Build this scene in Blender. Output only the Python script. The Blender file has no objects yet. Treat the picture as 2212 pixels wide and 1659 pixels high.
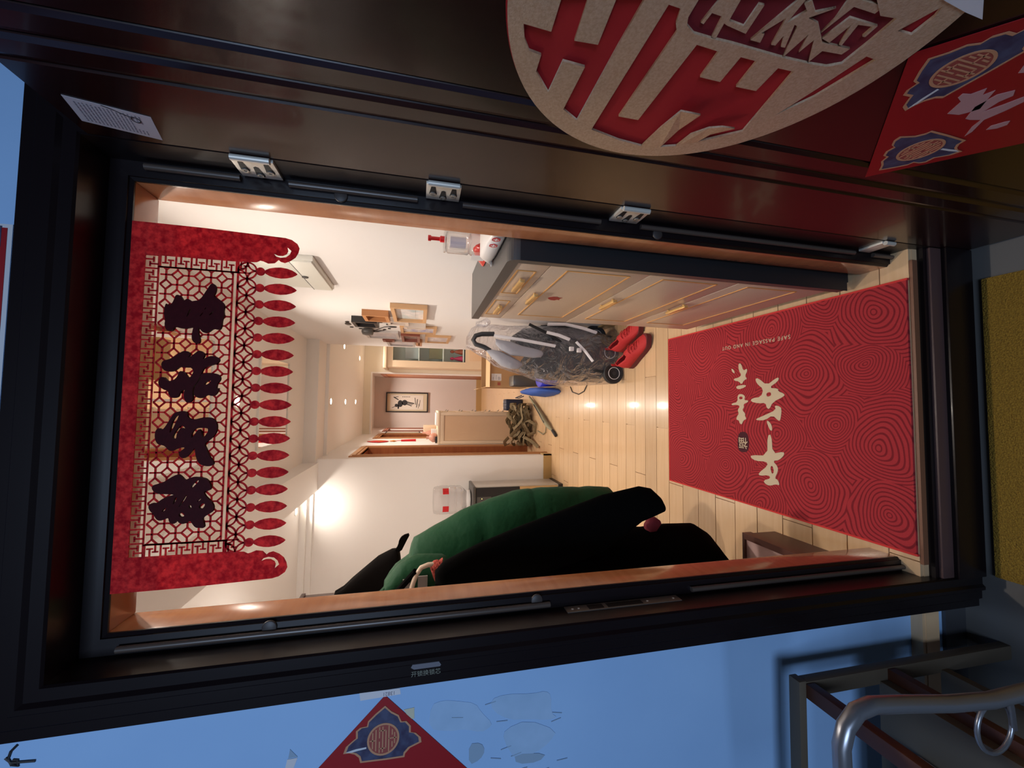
import bpy, bmesh, math, random
from mathutils import Vector, Matrix
from mathutils.noise import noise as mnoise
R = random.Random(7)
sc = bpy.context.scene
COL = sc.collection
PI = math.pi
# ------------------------------------------------------------------ camera, world, exposure
cam_d = bpy.data.cameras.new('camera'); cam = bpy.data.objects.new('camera', cam_d); COL.objects.link(cam)
cam_d.sensor_fit = 'HORIZONTAL'; cam_d.sensor_width = 36.0; cam_d.lens = 870.0/2212*36; cam_d.clip_start = 0.01
_yaw, _pitch, _roll = 0.0515521604, 0.226361365, 0.0228531785
_f = Vector((math.sin(_yaw)*math.cos(_pitch), math.cos(_yaw)*math.cos(_pitch), -math.sin(_pitch)))
_r = Vector((math.cos(_yaw), -math.sin(_yaw), 0)); _u = _r.cross(_f)
_r2 = _r*math.cos(_roll)+_u*math.sin(_roll); _u2 = -_r*math.sin(_roll)+_u*math.cos(_roll)
# the phone was held sideways: the picture's right is the hall's down, its top is the hall's right
_m = Matrix((-_u2, _r2, -_f)).transposed().to_4x4(); _m.translation = Vector((0.431841, -0.91878, 1.372432))
cam.matrix_world = _m
sc.camera = cam
sc.view_settings.view_transform = 'Standard'; sc.view_settings.look = 'None'
sc.view_settings.exposure = 0.0; sc.view_settings.gamma = 1.0; sc.view_settings.use_curve_mapping = False
w = bpy.data.worlds.new('dusk'); sc.world = w; w.use_nodes = True
w.node_tree.nodes['Background'].inputs[0].default_value = (0.22, 0.36, 0.8, 1)
w.node_tree.nodes['Background'].inputs[1].default_value = 0.006
LAMP = 7.5          # watts per downlight
LAMPCOL = (1.0, 0.89, 0.78)
DUSK = 56.0           # stairwell window, watts
def area(name, loc, target, size, power, col, sy=None):
    d = bpy.data.lights.new(name, 'AREA'); d.energy = power; d.color = col; d.size = size
    if sy: d.shape = 'RECTANGLE'; d.size_y = sy
    o = bpy.data.objects.new(name, d); COL.objects.link(o); o.location = loc
    o.rotation_euler = (Vector(target)-Vector(loc)).to_track_quat('-Z', 'Y').to_euler()
    return o
area('stairwell_window_light', (-0.1, -3.0, 2.1), (-0.6, -0.03, 1.2), 1.0, DUSK, (0.55, 0.72, 1.0), 1.3)
# ------------------------------------------------------------------ materials
MATS = {}
def mat(name, col, rough=0.5, metal=0.0, coat=0.0, noise=None, bump=None, spec=None, trans=0.0, emit=None, sheen=0.0):
    m = bpy.data.materials.new(name); m.use_nodes = True; nt = m.node_tree; b = nt.nodes['Principled BSDF']
    b.inputs['Base Color'].default_value = (*col, 1); b.inputs['Roughness'].default_value = rough
    b.inputs['Metallic'].default_value = metal; b.inputs['Coat Weight'].default_value = coat
    if coat: b.inputs['Coat Roughness'].default_value = 0.08
    if spec is not None: b.inputs['Specular IOR Level'].default_value = spec
    if trans: b.inputs['Transmission Weight'].default_value = trans
    if sheen: b.inputs['Sheen Weight'].default_value = sheen
    if emit: b.inputs['Emission Color'].default_value = (*emit[0], 1); b.inputs['Emission Strength'].default_value = emit[1]
    if noise:
        sx, col2 = noise[0], noise[1]
        tc = nt.nodes.new('ShaderNodeTexCoord'); mp = nt.nodes.new('ShaderNodeMapping')
        mp.inputs['Scale'].default_value = sx if isinstance(sx, tuple) else (sx, sx, sx)
        tn = nt.nodes.new('ShaderNodeTexNoise'); tn.inputs['Scale'].default_value = 1.0; tn.inputs['Detail'].default_value = 5
        rp = nt.nodes.new('ShaderNodeValToRGB'); rp.color_ramp.elements[0].position = 0.35; rp.color_ramp.elements[1].position = 0.65
        rp.color_ramp.elements[0].color = (*col, 1); rp.color_ramp.elements[1].color = (*col2, 1)
        nt.links.new(tc.outputs['Object'], mp.inputs[0]); nt.links.new(mp.outputs[0], tn.inputs['Vector'])
        nt.links.new(tn.outputs[0], rp.inputs[0]); nt.links.new(rp.outputs[0], b.inputs['Base Color'])
    if bump:
        tc = nt.nodes.new('ShaderNodeTexCoord'); tn = nt.nodes.new('ShaderNodeTexNoise'); tn.inputs['Scale'].default_value = bump[0]
        bp = nt.nodes.new('ShaderNodeBump'); bp.inputs['Strength'].default_value = bump[1]; bp.inputs['Distance'].default_value = bump[2] if len(bump) > 2 else 0.01
        nt.links.new(tc.outputs['Object'], tn.inputs['Vector']); nt.links.new(tn.outputs[0], bp.inputs['Height']); nt.links.new(bp.outputs[0], b.inputs['Normal'])
    MATS[name] = m
    return m
white = mat('white_paint', (0.86, 0.83, 0.81), 0.6, bump=(90, 0.05, 0.003))
ceilm = mat('ceiling_paint', (0.88, 0.86, 0.84), 0.5)
cream_wall = mat('cream_wall_paint', (0.80, 0.72, 0.58), 0.6)
bluewall = mat('stairwell_plaster', (0.30, 0.50, 0.80), 0.8, noise=(3, (0.33, 0.54, 0.84)), bump=(60, 0.1, 0.003))
black_frame = mat('dark_steel_frame', (0.007, 0.004, 0.005), 0.34, coat=0.08, spec=0.3)
leafm = mat('mahogany_steel_leaf', (0.014, 0.003, 0.003), 0.26, coat=0.22, spec=0.45, noise=(6, (0.020, 0.004, 0.004)), bump=(14, 0.04, 0.004))
gasket = mat('rubber_gasket', (0.075, 0.055, 0.045), 0.32)
plugm = mat('rubber_plug', (0.045, 0.035, 0.032), 0.5)
lining = mat('cherry_veneer', (0.42, 0.155, 0.06), 0.22, coat=0.35, noise=((3, 3, 40), (0.48, 0.19, 0.08)), bump=(30, 0.03, 0.004))
steel = mat('hinge_steel', (0.70, 0.66, 0.58), 0.4, 0.3)
steel_dark = mat('strike_steel', (0.45, 0.42, 0.38), 0.35, 0.8)
tube_steel = mat('tube_steel', (0.26, 0.27, 0.30), 0.3, 0.7)
darkhole = mat('dark_recess', (0.004, 0.004, 0.004), 0.7)
def felt_mat(name, c1, c2, amount, tcol):
    m = mat(name, c1, 0.6, noise=(110, c2), bump=(400, 0.2, 0.001)); nt = m.node_tree; b = nt.nodes['Principled BSDF']; out = nt.nodes['Material Output']
    b.inputs['Specular IOR Level'].default_value = 0.12
    t = nt.nodes.new('ShaderNodeBsdfTranslucent'); mx = nt.nodes.new('ShaderNodeMixShader'); mx.inputs[0].default_value = amount
    lk = b.inputs['Base Color'].links
    t.inputs[0].default_value = (*tcol, 1)
    if lk:
        mul = nt.nodes.new('ShaderNodeMix'); mul.data_type = 'RGBA'; mul.blend_type = 'MULTIPLY'; mul.inputs[0].default_value = 0.0
        nt.links.new(lk[0].from_socket, t.inputs[0])
    nt.links.new(b.outputs[0], mx.inputs[1]); nt.links.new(t.outputs[0], mx.inputs[2]); nt.links.new(mx.outputs[0], out.inputs[0]); return m
felt = felt_mat('red_felt', (0.50, 0.010, 0.020), (0.85, 0.060, 0.055), 0.5, (0.8, 0.02, 0.03))
feltdark = felt_mat('dark_red_felt', (0.045, 0.0015, 0.004), (0.055, 0.002, 0.005), 0.2, (0.1, 0.004, 0.01))
feltred2 = mat('ornament_red_felt', (0.38, 0.003, 0.008), 0.8)
feltdeep = mat('ornament_deep_red_felt', (0.17, 0.002, 0.010), 0.8)
gold = mat('champagne_glitter', (0.52, 0.36, 0.23), 0.42, 0.35, noise=(260, (0.62, 0.47, 0.33)), bump=(500, 0.5, 0.001))
redpaper = mat('red_paper', (0.30, 0.003, 0.008), 0.5)
goldprint = mat('pale_gold_print', (0.50, 0.25, 0.14), 0.5)
blueprint = mat('indigo_print', (0.03, 0.025, 0.07), 0.5, noise=(50, (0.06, 0.07, 0.14)))
pinkprint = mat('pale_pink_print', (0.48, 0.26, 0.27), 0.55)
whiteprint = mat('white_print', (0.6, 0.62, 0.66), 0.5)
redgold = mat('medallion_red', (0.30, 0.06, 0.05), 0.5)
paperw = mat('label_paper', (0.62, 0.62, 0.66), 0.6)
inkgrey = mat('grey_ink', (0.22, 0.22, 0.27), 0.6)
ink = mat('black_ink', (0.012, 0.010, 0.012), 0.6)
beige = mat('beige_lacquer', (0.55, 0.42, 0.31), 0.32, noise=(300, (0.58, 0.45, 0.34)))
groove_gold = mat('gold_edge', (0.75, 0.42, 0.14), 0.35, 0.5)
brass = mat('brass_handle', (0.80, 0.52, 0.20), 0.3, 0.6)
charcoal = mat('charcoal_laminate', (0.075, 0.07, 0.066), 0.4)
blackend = mat('black_end_panel', (0.012, 0.012, 0.014), 0.5)
clearp = mat('clear_plastic', (0.95, 0.96, 0.97), 0.12, trans=0.95)
redplastic = mat('red_plastic', (0.6, 0.01, 0.015), 0.3)
whitepack = mat('white_film', (0.80, 0.78, 0.77), 0.3)
lilacpack = mat('lilac_film', (0.62, 0.60, 0.68), 0.3)
redfoil = mat('red_foil', (0.55, 0.02, 0.015), 0.25, bump=(60, 0.4, 0.004))
panelgrey = mat('panel_enamel', (0.74, 0.73, 0.66), 0.4)
oak = mat('light_oak', (0.62, 0.36, 0.17), 0.4); oak2 = mat('orange_oak', (0.50, 0.22, 0.08), 0.4); palewood = mat('pale_wood', (0.66, 0.55, 0.46), 0.45)
cherry = mat('cherry_red_wood', (0.26, 0.07, 0.035), 0.35); greywood = mat('silver_wood', (0.55, 0.50, 0.47), 0.4)
blackwood = mat('black_wood', (0.015, 0.013, 0.013), 0.4)
photo1 = mat('photo_print_a', (0.42, 0.52, 0.55), 0.25, noise=((30, 8, 14), (0.80, 0.76, 0.74)))
photo2 = mat('photo_print_b', (0.30, 0.34, 0.62), 0.25, noise=((20, 6, 16), (0.72, 0.70, 0.68)))
photo3 = mat('photo_print_c', (0.30, 0.20, 0.15), 0.25, noise=((20, 9, 18), (0.52, 0.40, 0.32)))
photo4 = mat('photo_print_d', (0.60, 0.56, 0.60), 0.25, noise=((20, 9, 18), (0.75, 0.70, 0.70)))
cream = mat('cream_lacquer', (0.74, 0.57, 0.40), 0.4); creamd = mat('cream_panel', (0.70, 0.48, 0.30), 0.4)
glassm = mat('cabinet_glass', (0.62, 0.72, 0.68), 0.15, spec=0.5)
doorbrown = mat('brown_door', (0.30, 0.09, 0.03), 0.4, noise=((4, 4, 30), (0.36, 0.12, 0.04)))
casing = mat('caramel_casing', (0.50, 0.24, 0.10), 0.35); casing_pink = mat('russet_casing', (0.33, 0.12, 0.07), 0.4)
card = mat('cardboard', (0.50, 0.30, 0.14), 0.8); cardl = mat('light_cardboard', (0.68, 0.45, 0.24), 0.8); cardprint = mat('brown_print', (0.20, 0.09, 0.03), 0.8); cardred = mat('red_print', (0.42, 0.10, 0.06), 0.8)
casegrey = mat('graphite_shell', (0.09, 0.075, 0.06), 0.35)
bluebag = mat('blue_fabric', (0.03, 0.10, 0.42), 0.7); bluebin = mat('royal_blue_plastic', (0.06, 0.06, 0.55), 0.35); navy = mat('navy_box', (0.008, 0.012, 0.04), 0.5)
webbing = mat('olive_webbing', (0.16, 0.11, 0.05), 0.8, noise=(60, (0.25, 0.18, 0.09)))
umbm = mat('sage_fabric', (0.28, 0.25, 0.15), 0.7)
greenm = mat('green_nylon', (0.005, 0.062, 0.022), 0.62, sheen=0.04, spec=0.25, bump=(45, 0.25, 0.01))
blackwool = mat('black_wool', (0.0016, 0.0015, 0.0015), 0.95, spec=0.05, bump=(200, 0.2, 0.003))
darkjacket = mat('black_brown_cloth', (0.0035, 0.0022, 0.002), 0.9, spec=0.1)
creamhook = mat('cream_plastic', (0.66, 0.52, 0.40), 0.4)
scarfm = mat('red_knit', (0.45, 0.07, 0.05), 0.9, bump=(140, 0.8, 0.01))
rackwood = mat('dark_plum_wood', (0.055, 0.014, 0.012), 0.35)
bench_top = mat('mauve_leather', (0.62, 0.42, 0.40), 0.5); bench_rim = mat('brown_rim', (0.10, 0.035, 0.025), 0.4)
strollerblk = mat('stroller_fabric', (0.008, 0.0075, 0.007), 0.75, bump=(25, 0.4, 0.02)); strollergrey = mat('stroller_grey', (0.025, 0.023, 0.023), 0.5)
alu = mat('pale_aluminium', (0.72, 0.68, 0.66), 0.4); meshgrey = mat('grey_mesh', (0.33, 0.32, 0.34), 0.7, bump=(30, 0.3, 0.01)); rubber = mat('black_rubber', (0.015, 0.014, 0.014), 0.6)
shoered = mat('red_knit_shoe', (0.50, 0.022, 0.022), 0.75, bump=(160, 0.3, 0.004)); shoesole = mat('dark_red_sole', (0.13, 0.012, 0.014), 0.7); shoein = mat('shoe_lining', (0.035, 0.008, 0.008), 0.9)
matgold = mat('golden_coir', (0.34, 0.20, 0.02), 0.95, noise=(240, (0.20, 0.11, 0.01)), bump=(260, 0.8, 0.006))
stone = mat('landing_stone', (0.12, 0.115, 0.11), 0.55); skirtm = mat('dark_skirting_tile', (0.05, 0.05, 0.055), 0.5)
rackpale = mat('weathered_wood', (0.11, 0.085, 0.058), 0.6); rackred = mat('red_brown_wood', (0.065, 0.018, 0.007), 0.5)
matcream = mat('cream_lettering', (0.62, 0.50, 0.33), 0.9); matseal = mat('plum_seal', (0.06, 0.006, 0.012), 0.9); matedge = mat('mat_binding', (0.62, 0.035, 0.03), 0.9)
yellowtape = mat('old_tape', (0.55, 0.55, 0.42), 0.5); torn = mat('torn_paper_rest', (0.31, 0.48, 0.70), 0.85, noise=(14, (0.36, 0.54, 0.78))); torn2 = mat('torn_paper_dark', (0.26, 0.38, 0.52), 0.85)
mirrorm = mat('mirror', (0.86, 0.84, 0.82), 0.02, 1.0)
baseb = mat('oak_skirting', (0.50, 0.32, 0.13), 0.4)
pinkpot = mat('pink_glaze', (0.60, 0.28, 0.20), 0.3); amber = mat('amber_knot', (0.62, 0.20, 0.02), 0.6); scrollm = mat('scroll_silk', (0.46, 0.40, 0.28), 0.7)
lampglow = mat('lamp_glow', (1, 1, 1), 0.5, emit=((1.0, 0.84, 0.62), 40.0)); lampwhite = mat('lamp_ring', (0.8, 0.78, 0.75), 0.4)
ledm = mat('amber_led', (1, 0.7, 0.2), 0.5, emit=((1.0, 0.7, 0.15), 6.0))
magenta = mat('magenta_doll', (0.45, 0.04, 0.12), 0.6); olivepic = mat('olive_picture', (0.20, 0.20, 0.12), 0.4)
def plastic_film():
    m = bpy.data.materials.new('polythene_film'); m.use_nodes = True; nt = m.node_tree; nt.nodes.clear()
    out = nt.nodes.new('ShaderNodeOutputMaterial'); t = nt.nodes.new('ShaderNodeBsdfTransparent'); g = nt.nodes.new('ShaderNodeBsdfGlossy'); d = nt.nodes.new('ShaderNodeBsdfDiffuse')
    t.inputs[0].default_value = (0.97, 0.97, 0.98, 1); g.inputs['Roughness'].default_value = 0.12; g.inputs[0].default_value = (0.9, 0.9, 0.95, 1); d.inputs[0].default_value = (0.8, 0.8, 0.82, 1)
    tc = nt.nodes.new('ShaderNodeTexCoord'); tn = nt.nodes.new('ShaderNodeTexNoise'); tn.inputs['Scale'].default_value = 9; tn.inputs['Detail'].default_value = 3; tn.inputs['Distortion'].default_value = 1.5
    bp = nt.nodes.new('ShaderNodeBump'); bp.inputs['Strength'].default_value = 0.9; bp.inputs['Distance'].default_value = 0.06
    nt.links.new(tc.outputs['Object'], tn.inputs['Vector']); nt.links.new(tn.outputs[0], bp.inputs['Height']); nt.links.new(bp.outputs[0], g.inputs['Normal'])
    fr = nt.nodes.new('ShaderNodeLayerWeight'); fr.inputs[0].default_value = 0.27; nt.links.new(bp.outputs[0], fr.inputs['Normal'])
    m1 = nt.nodes.new('ShaderNodeMixShader'); m1.inputs[0].default_value = 0.065; nt.links.new(t.outputs[0], m1.inputs[1]); nt.links.new(d.outputs[0], m1.inputs[2])
    m2 = nt.nodes.new('ShaderNodeMixShader'); nt.links.new(fr.outputs['Facing'], m2.inputs[0]); nt.links.new(m1.outputs[0], m2.inputs[1]); nt.links.new(g.outputs[0], m2.inputs[2])
    nt.links.new(m2.outputs[0], out.inputs[0]); return m
film = plastic_film()
def clear_shell():
    m = bpy.data.materials.new('clear_pet'); m.use_nodes = True; nt = m.node_tree; nt.nodes.clear()
    out = nt.nodes.new('ShaderNodeOutputMaterial'); t = nt.nodes.new('ShaderNodeBsdfTransparent'); t.inputs[0].default_value = (0.97, 0.965, 0.97, 1)
    g = nt.nodes.new('ShaderNodeBsdfGlossy'); g.inputs['Roughness'].default_value = 0.08; fr = nt.nodes.new('ShaderNodeLayerWeight'); fr.inputs[0].default_value = 0.28
    m2 = nt.nodes.new('ShaderNodeMixShader'); nt.links.new(fr.outputs['Facing'], m2.inputs[0]); nt.links.new(t.outputs[0], m2.inputs[1]); nt.links.new(g.outputs[0], m2.inputs[2]); nt.links.new(m2.outputs[0], out.inputs[0]); return m
clearshell = clear_shell()
def plank_mat():
    m = mat('maple_plank', (0.62, 0.42, 0.24), 0.22, coat=0.35); nt = m.node_tree; b = nt.nodes['Principled BSDF']
    tc = nt.nodes.new('ShaderNodeTexCoord'); mp = nt.nodes.new('ShaderNodeMapping'); mp.inputs['Scale'].default_value = (4, 60, 4)
    tn = nt.nodes.new('ShaderNodeTexNoise'); tn.inputs['Scale'].default_value = 1.0; tn.inputs['Detail'].default_value = 4
    oi = nt.nodes.new('ShaderNodeObjectInfo'); rp = nt.nodes.new('ShaderNodeValToRGB')
    rp.color_ramp.elements[0].position = 0.3; rp.color_ramp.elements[1].position = 0.75
    rp.color_ramp.elements[0].color = (0.66, 0.43, 0.235, 1); rp.color_ramp.elements[1].color = (0.72, 0.485, 0.28, 1)
    hs = nt.nodes.new('ShaderNodeHueSaturation'); mr = nt.nodes.new('ShaderNodeMapRange'); mr.inputs[3].default_value = 0.90; mr.inputs[4].default_value = 1.06
    nt.links.new(tc.outputs['Object'], mp.inputs[0]); nt.links.new(mp.outputs[0], tn.inputs['Vector']); nt.links.new(tn.outputs[0], rp.inputs[0])
    nt.links.new(oi.outputs['Random'], mr.inputs[0]); nt.links.new(mr.outputs[0], hs.inputs['Value']); nt.links.new(rp.outputs[0], hs.inputs['Color']); nt.links.new(hs.outputs[0], b.inputs['Base Color'])
    return m
plankm = plank_mat()
def wave_mat(centres):
    m = mat('red_wave_carpet', (0.36, 0.02, 0.028), 0.95, bump=(300, 0.4, 0.003)); nt = m.node_tree; b = nt.nodes['Principled BSDF']
    tc = nt.nodes.new('ShaderNodeTexCoord'); tn = nt.nodes.new('ShaderNodeTexNoise'); tn.inputs['Scale'].default_value = 5.5; tn.inputs['Detail'].default_value = 1
    nt.links.new(tc.outputs['Object'], tn.inputs['Vector'])
    sub = nt.nodes.new('ShaderNodeVectorMath'); sub.operation = 'SUBTRACT'; sub.inputs[1].default_value = (.5, .5, .5); nt.links.new(tn.outputs['Color'], sub.inputs[0])
    sca = nt.nodes.new('ShaderNodeVectorMath'); sca.operation = 'SCALE'; sca.inputs['Scale'].default_value = 0.10; nt.links.new(sub.outputs[0], sca.inputs[0])
    add = nt.nodes.new('ShaderNodeVectorMath'); add.operation = 'ADD'; nt.links.new(tc.outputs['Object'], add.inputs[0]); nt.links.new(sca.outputs[0], add.inputs[1])
    flat = nt.nodes.new('ShaderNodeVectorMath'); flat.operation = 'MULTIPLY'; flat.inputs[1].default_value = (1, 1, 0); nt.links.new(add.outputs[0], flat.inputs[0])
    prev = None
    for x, y, wgt in centres:
        d = nt.nodes.new('ShaderNodeVectorMath'); d.operation = 'DISTANCE'; d.inputs[1].default_value = (x, y, 0); nt.links.new(flat.outputs[0], d.inputs[0])
        k = nt.nodes.new('ShaderNodeMath'); k.operation = 'MULTIPLY'; k.inputs[1].default_value = wgt; nt.links.new(d.outputs['Value'], k.inputs[0])
        if prev is None: prev = k
        else:
            mn = nt.nodes.new('ShaderNodeMath'); mn.operation = 'MINIMUM'; nt.links.new(prev.outputs[0], mn.inputs[0]); nt.links.new(k.outputs[0], mn.inputs[1]); prev = mn
    fr = nt.nodes.new('ShaderNodeMath'); fr.operation = 'MULTIPLY'; fr.inputs[1].default_value = 2*PI/0.0125; nt.links.new(prev.outputs[0], fr.inputs[0])
    sn = nt.nodes.new('ShaderNodeMath'); sn.operation = 'SINE'; nt.links.new(fr.outputs[0], sn.inputs[0])
    rp = nt.nodes.new('ShaderNodeValToRGB'); rp.color_ramp.elements[0].position = 0.12; rp.color_ramp.elements[1].position = 0.42
    rp.color_ramp.elements[0].color = (0.20, 0.006, 0.012, 1); rp.color_ramp.elements[1].color = (0.40, 0.024, 0.03, 1)
    ma = nt.nodes.new('ShaderNodeMapRange'); ma.inputs[1].default_value = -1; nt.links.new(sn.outputs[0], ma.inputs[0]); nt.links.new(ma.outputs[0], rp.inputs[0]); nt.links.new(rp.outputs[0], b.inputs['Base Color'])
    return m
# ------------------------------------------------------------------ helpers
def tag(o, label=None, cat=None, group=None, kind=None):
    if label: o['label'] = label
    if cat: o['category'] = cat
    if group: o['group'] = group
    if kind: o['kind'] = kind
    return o
def link(name, me, m=None, parent=None):
    o = bpy.data.objects.new(name, me); COL.objects.link(o)
    if m is not None: me.materials.clear(); me.materials.append(m)
    if parent is not None:
        o.parent = parent
        o.matrix_parent_inverse = parent_inv(parent)
    return o
def parent_inv(p): return world_of(p).inverted()
def world_of(p):
    if p.parent is None: return p.matrix_basis.copy()
    return world_of(p.parent) @ p.matrix_parent_inverse @ p.matrix_basis
def empty(name, loc, label=None, cat=None, group=None, kind=None):
    o = bpy.data.objects.new(name, None); COL.objects.link(o); o.location = loc; o.empty_display_size = 0.05
    return tag(o, label, cat, group, kind)
class MB:
    def __init__(s): s.v = []; s.f = []; s.sm = False
    def add(s, vs, fs):
        n = len(s.v); s.v += [tuple(v) for v in vs]; s.f += [tuple(i+n for i in f) for f in fs]; return s
    def box(s, a, b):
        x0, y0, z0 = (min(a[i], b[i]) for i in range(3)); x1, y1, z1 = (max(a[i], b[i]) for i in range(3))
        return s.add([(x0,y0,z0),(x1,y0,z0),(x1,y1,z0),(x0,y1,z0),(x0,y0,z1),(x1,y0,z1),(x1,y1,z1),(x0,y1,z1)],
            [(0,3,2,1),(4,5,6,7),(0,1,5,4),(1,2,6,5),(2,3,7,6),(3,0,4,7)])
    def bar(s, p, q, w, t, n):     # flat bar from p to q, width w across, thickness t along n
        p = Vector(p); q = Vector(q); n = Vector(n).normalized(); d = (q-p).normalized(); c = n.cross(d)*w/2; h = n*t/2
        vs = [p-c-h, p+c-h, q+c-h, q-c-h, p-c+h, p+c+h, q+c+h, q-c+h]
        return s.add(vs, [(0,3,2,1),(4,5,6,7),(0,1,5,4),(1,2,6,5),(2,3,7,6),(3,0,4,7)])
    def tube(s, pts, r, n=10, cap=True, flat=None):
        pts = [Vector(p) for p in pts]; rs = r if isinstance(r, (list, tuple)) else [r]*len(pts)
        base = len(s.v); up = None
        for i, p in enumerate(pts):
            d = (pts[min(i+1, len(pts)-1)]-pts[max(i-1, 0)]).normalized()
            if up is None: up = d.orthogonal().normalized()
            up = (up-d*up.dot(d)); up = up.normalized() if up.length > 1e-6 else d.orthogonal().normalized()
            c = d.cross(up)
            for k in range(n):
                a = 2*PI*k/n; s.v.append(tuple(p+(up*math.cos(a)*(flat or 1)+c*math.sin(a))*rs[i]))
        for i in range(len(pts)-1):
            for k in range(n): s.f.append((base+i*n+k, base+i*n+(k+1)%n, base+(i+1)*n+(k+1)%n, base+(i+1)*n+k))
        if cap: s.f.append(tuple(base+k for k in range(n))[::-1]); s.f.append(tuple(base+(len(pts)-1)*n+k for k in range(n)))
        return s
    def lathe(s, prof, c, n=20, axis='z'):   # prof: (radius, height)
        base = len(s.v)
        for r, h in prof:
            for k in range(n):
                a = 2*PI*k/n; x, y = r*math.cos(a), r*math.sin(a)
                if axis == 'z': q = (c[0]+x, c[1]+y, c[2]+h)
                elif axis == 'y': q = (c[0]+x, c[1]+h, c[2]+y)
                else: q = (c[0]+h, c[1]+x, c[2]+y)
                s.v.append(q)
        for i in range(len(prof)-1):
            for k in range(n): s.f.append((base+i*n+k, base+i*n+(k+1)%n, base+(i+1)*n+(k+1)%n, base+(i+1)*n+k))
        s.f.append(tuple(base+k for k in range(n))[::-1]); s.f.append(tuple(base+(len(prof)-1)*n+k for k in range(n)))
        return s
    def prism(s, poly, mp, t0, t1):   # convex or simple polygon in 2D, mp(a,b,t) -> 3D
        n = len(poly); vs = [mp(a, b, t0) for a, b in poly]+[mp(a, b, t1) for a, b in poly]
        fs = [tuple(range(n))[::-1], tuple(range(n, 2*n))]+[(i, (i+1) % n, n+(i+1) % n, n+i) for i in range(n)]
        return s.add(vs, fs)
    def rings(s, rows, n=28, disp=None):     # rows: (cx, cy, cz, rx, ry)
        base = len(s.v)
        for cx, cy, cz, rx, ry in rows:
            for k in range(n):
                a = 2*PI*k/n; x = cx+rx*math.cos(a); y = cy+ry*math.sin(a)
                p = Vector((x, y, cz))
                if disp: 
                    dd = disp(p, a); p.x += math.cos(a)*dd; p.y += math.sin(a)*dd
                s.v.append(tuple(p))
        for i in range(len(rows)-1):
            for k in range(n): s.f.append((base+i*n+k, base+i*n+(k+1)%n, base+(i+1)*n+(k+1)%n, base+(i+1)*n+k))
        s.f.append(tuple(base+k for k in range(n))[::-1]); s.f.append(tuple(base+(len(rows)-1)*n+k for k in range(n)))
        return s
    def mesh(s, name):
        me = bpy.data.meshes.new(name); me.from_pydata(s.v, [], s.f)
        bm = bmesh.new(); bm.from_mesh(me); bmesh.ops.recalc_face_normals(bm, faces=bm.faces); bm.to_mesh(me); bm.free()
        return me
    def build(s, name, m, parent=None, smooth=False, bevel=0, sub=0):
        me = s.mesh(name)
        if bevel:
            bm = bmesh.new(); bm.from_mesh(me)
            es = [e for e in bm.edges if len(e.link_faces) == 2 and e.calc_face_angle(0) > 0.6]
            bmesh.ops.bevel(bm, geom=es, offset=bevel, segments=2, affect='EDGES', profile=0.6, clamp_overlap=True); bm.to_mesh(me); bm.free()
        o = link(name, me, m, parent)
        if smooth or bevel:
            for p in me.polygons: p.use_smooth = True
            if bevel: me.set_sharp_from_angle(angle=0.7)
        if smooth and not bevel: me.set_sharp_from_angle(angle=1.0)
        if sub:
            md = o.modifiers.new('sub', 'SUBSURF'); md.levels = sub; md.render_levels = sub
        return o
def box(name, a, b, m, parent=None, bevel=0): return MB().box(a, b).build(name, m, parent, bevel=bevel)
def struct(name, mb, m, parent=None, **k):
    o = mb.build(name, m, parent, **k)
    if parent is None: o['kind'] = 'structure'
    return o
def curve_mesh(name, polys, thick, text=None, size=1.0, spacing=1.0):
    if text is None:
        cu = bpy.data.curves.new(name, 'CURVE'); cu.dimensions = '2D'; cu.fill_mode = 'BOTH'
        for p in polys:
            sp = cu.splines.new('POLY'); sp.points.add(len(p)-1); sp.use_cyclic_u = True
            for i, (a, b) in enumerate(p): sp.points[i].co = (a, b, 0, 1)
    else:
        cu = bpy.data.curves.new(name, 'FONT'); cu.body = text; cu.size = size; cu.space_character = spacing; cu.align_x = 'CENTER'; cu.align_y = 'CENTER'; cu.fill_mode = 'FRONT' if thick == 0 else 'BOTH'
    cu.extrude = thick/2
    o = bpy.data.objects.new('tmp', cu); COL.objects.link(o)
    dg = bpy.context.evaluated_depsgraph_get(); dg.update()
    me = bpy.data.meshes.new_from_object(o.evaluated_get(dg)); me.name = name
    bpy.data.objects.remove(o); bpy.data.curves.remove(cu)
    return me
def basis(o, a, b, n):
    mm = Matrix((Vector(a), Vector(b), Vector(n))).transposed().to_4x4(); mm.translation = Vector(o); return mm
def smooth_poly(p, it=1):
    for _ in range(it):
        q = []
        for i in range(len(p)):
            a, b = p[i], p[(i+1) % len(p)]
            q += [(0.75*a[0]+0.25*b[0], 0.75*a[1]+0.25*b[1]), (0.25*a[0]+0.75*b[0], 0.25*a[1]+0.75*b[1])]
        p = q
    return p
def flat(name, polys, mw, thick, m, parent=None, text=None, size=1.0, sm=0, spacing=1.0):
    if sm: polys = [smooth_poly(p, sm) for p in polys]
    me = curve_mesh(name, polys, thick, text, size, spacing); me.transform(mw)
    return link(name, me, m, parent)
def copy_tree(o, parent=None, move=None):
    c = o.copy(); COL.objects.link(c)
    if parent is not None: c.parent = parent
    if move is not None: c.location = o.location+Vector(move)
    for ch in list(o.children): copy_tree(ch, c)
    return c
def onY(y): return basis((0, y, 0), (1, 0, 0), (0, 0, 1), (0, -1, 0))     # (X,Z) outlines on a wall that faces the viewer
def onX(x): return basis((x, 0, 0), (0, 1, 0), (0, 0, 1), (1, 0, 0))      # (Y,Z) outlines
def onZ(z): return basis((0, 0, z), (1, 0, 0), (0, 1, 0), (0, 0, 1))
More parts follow.
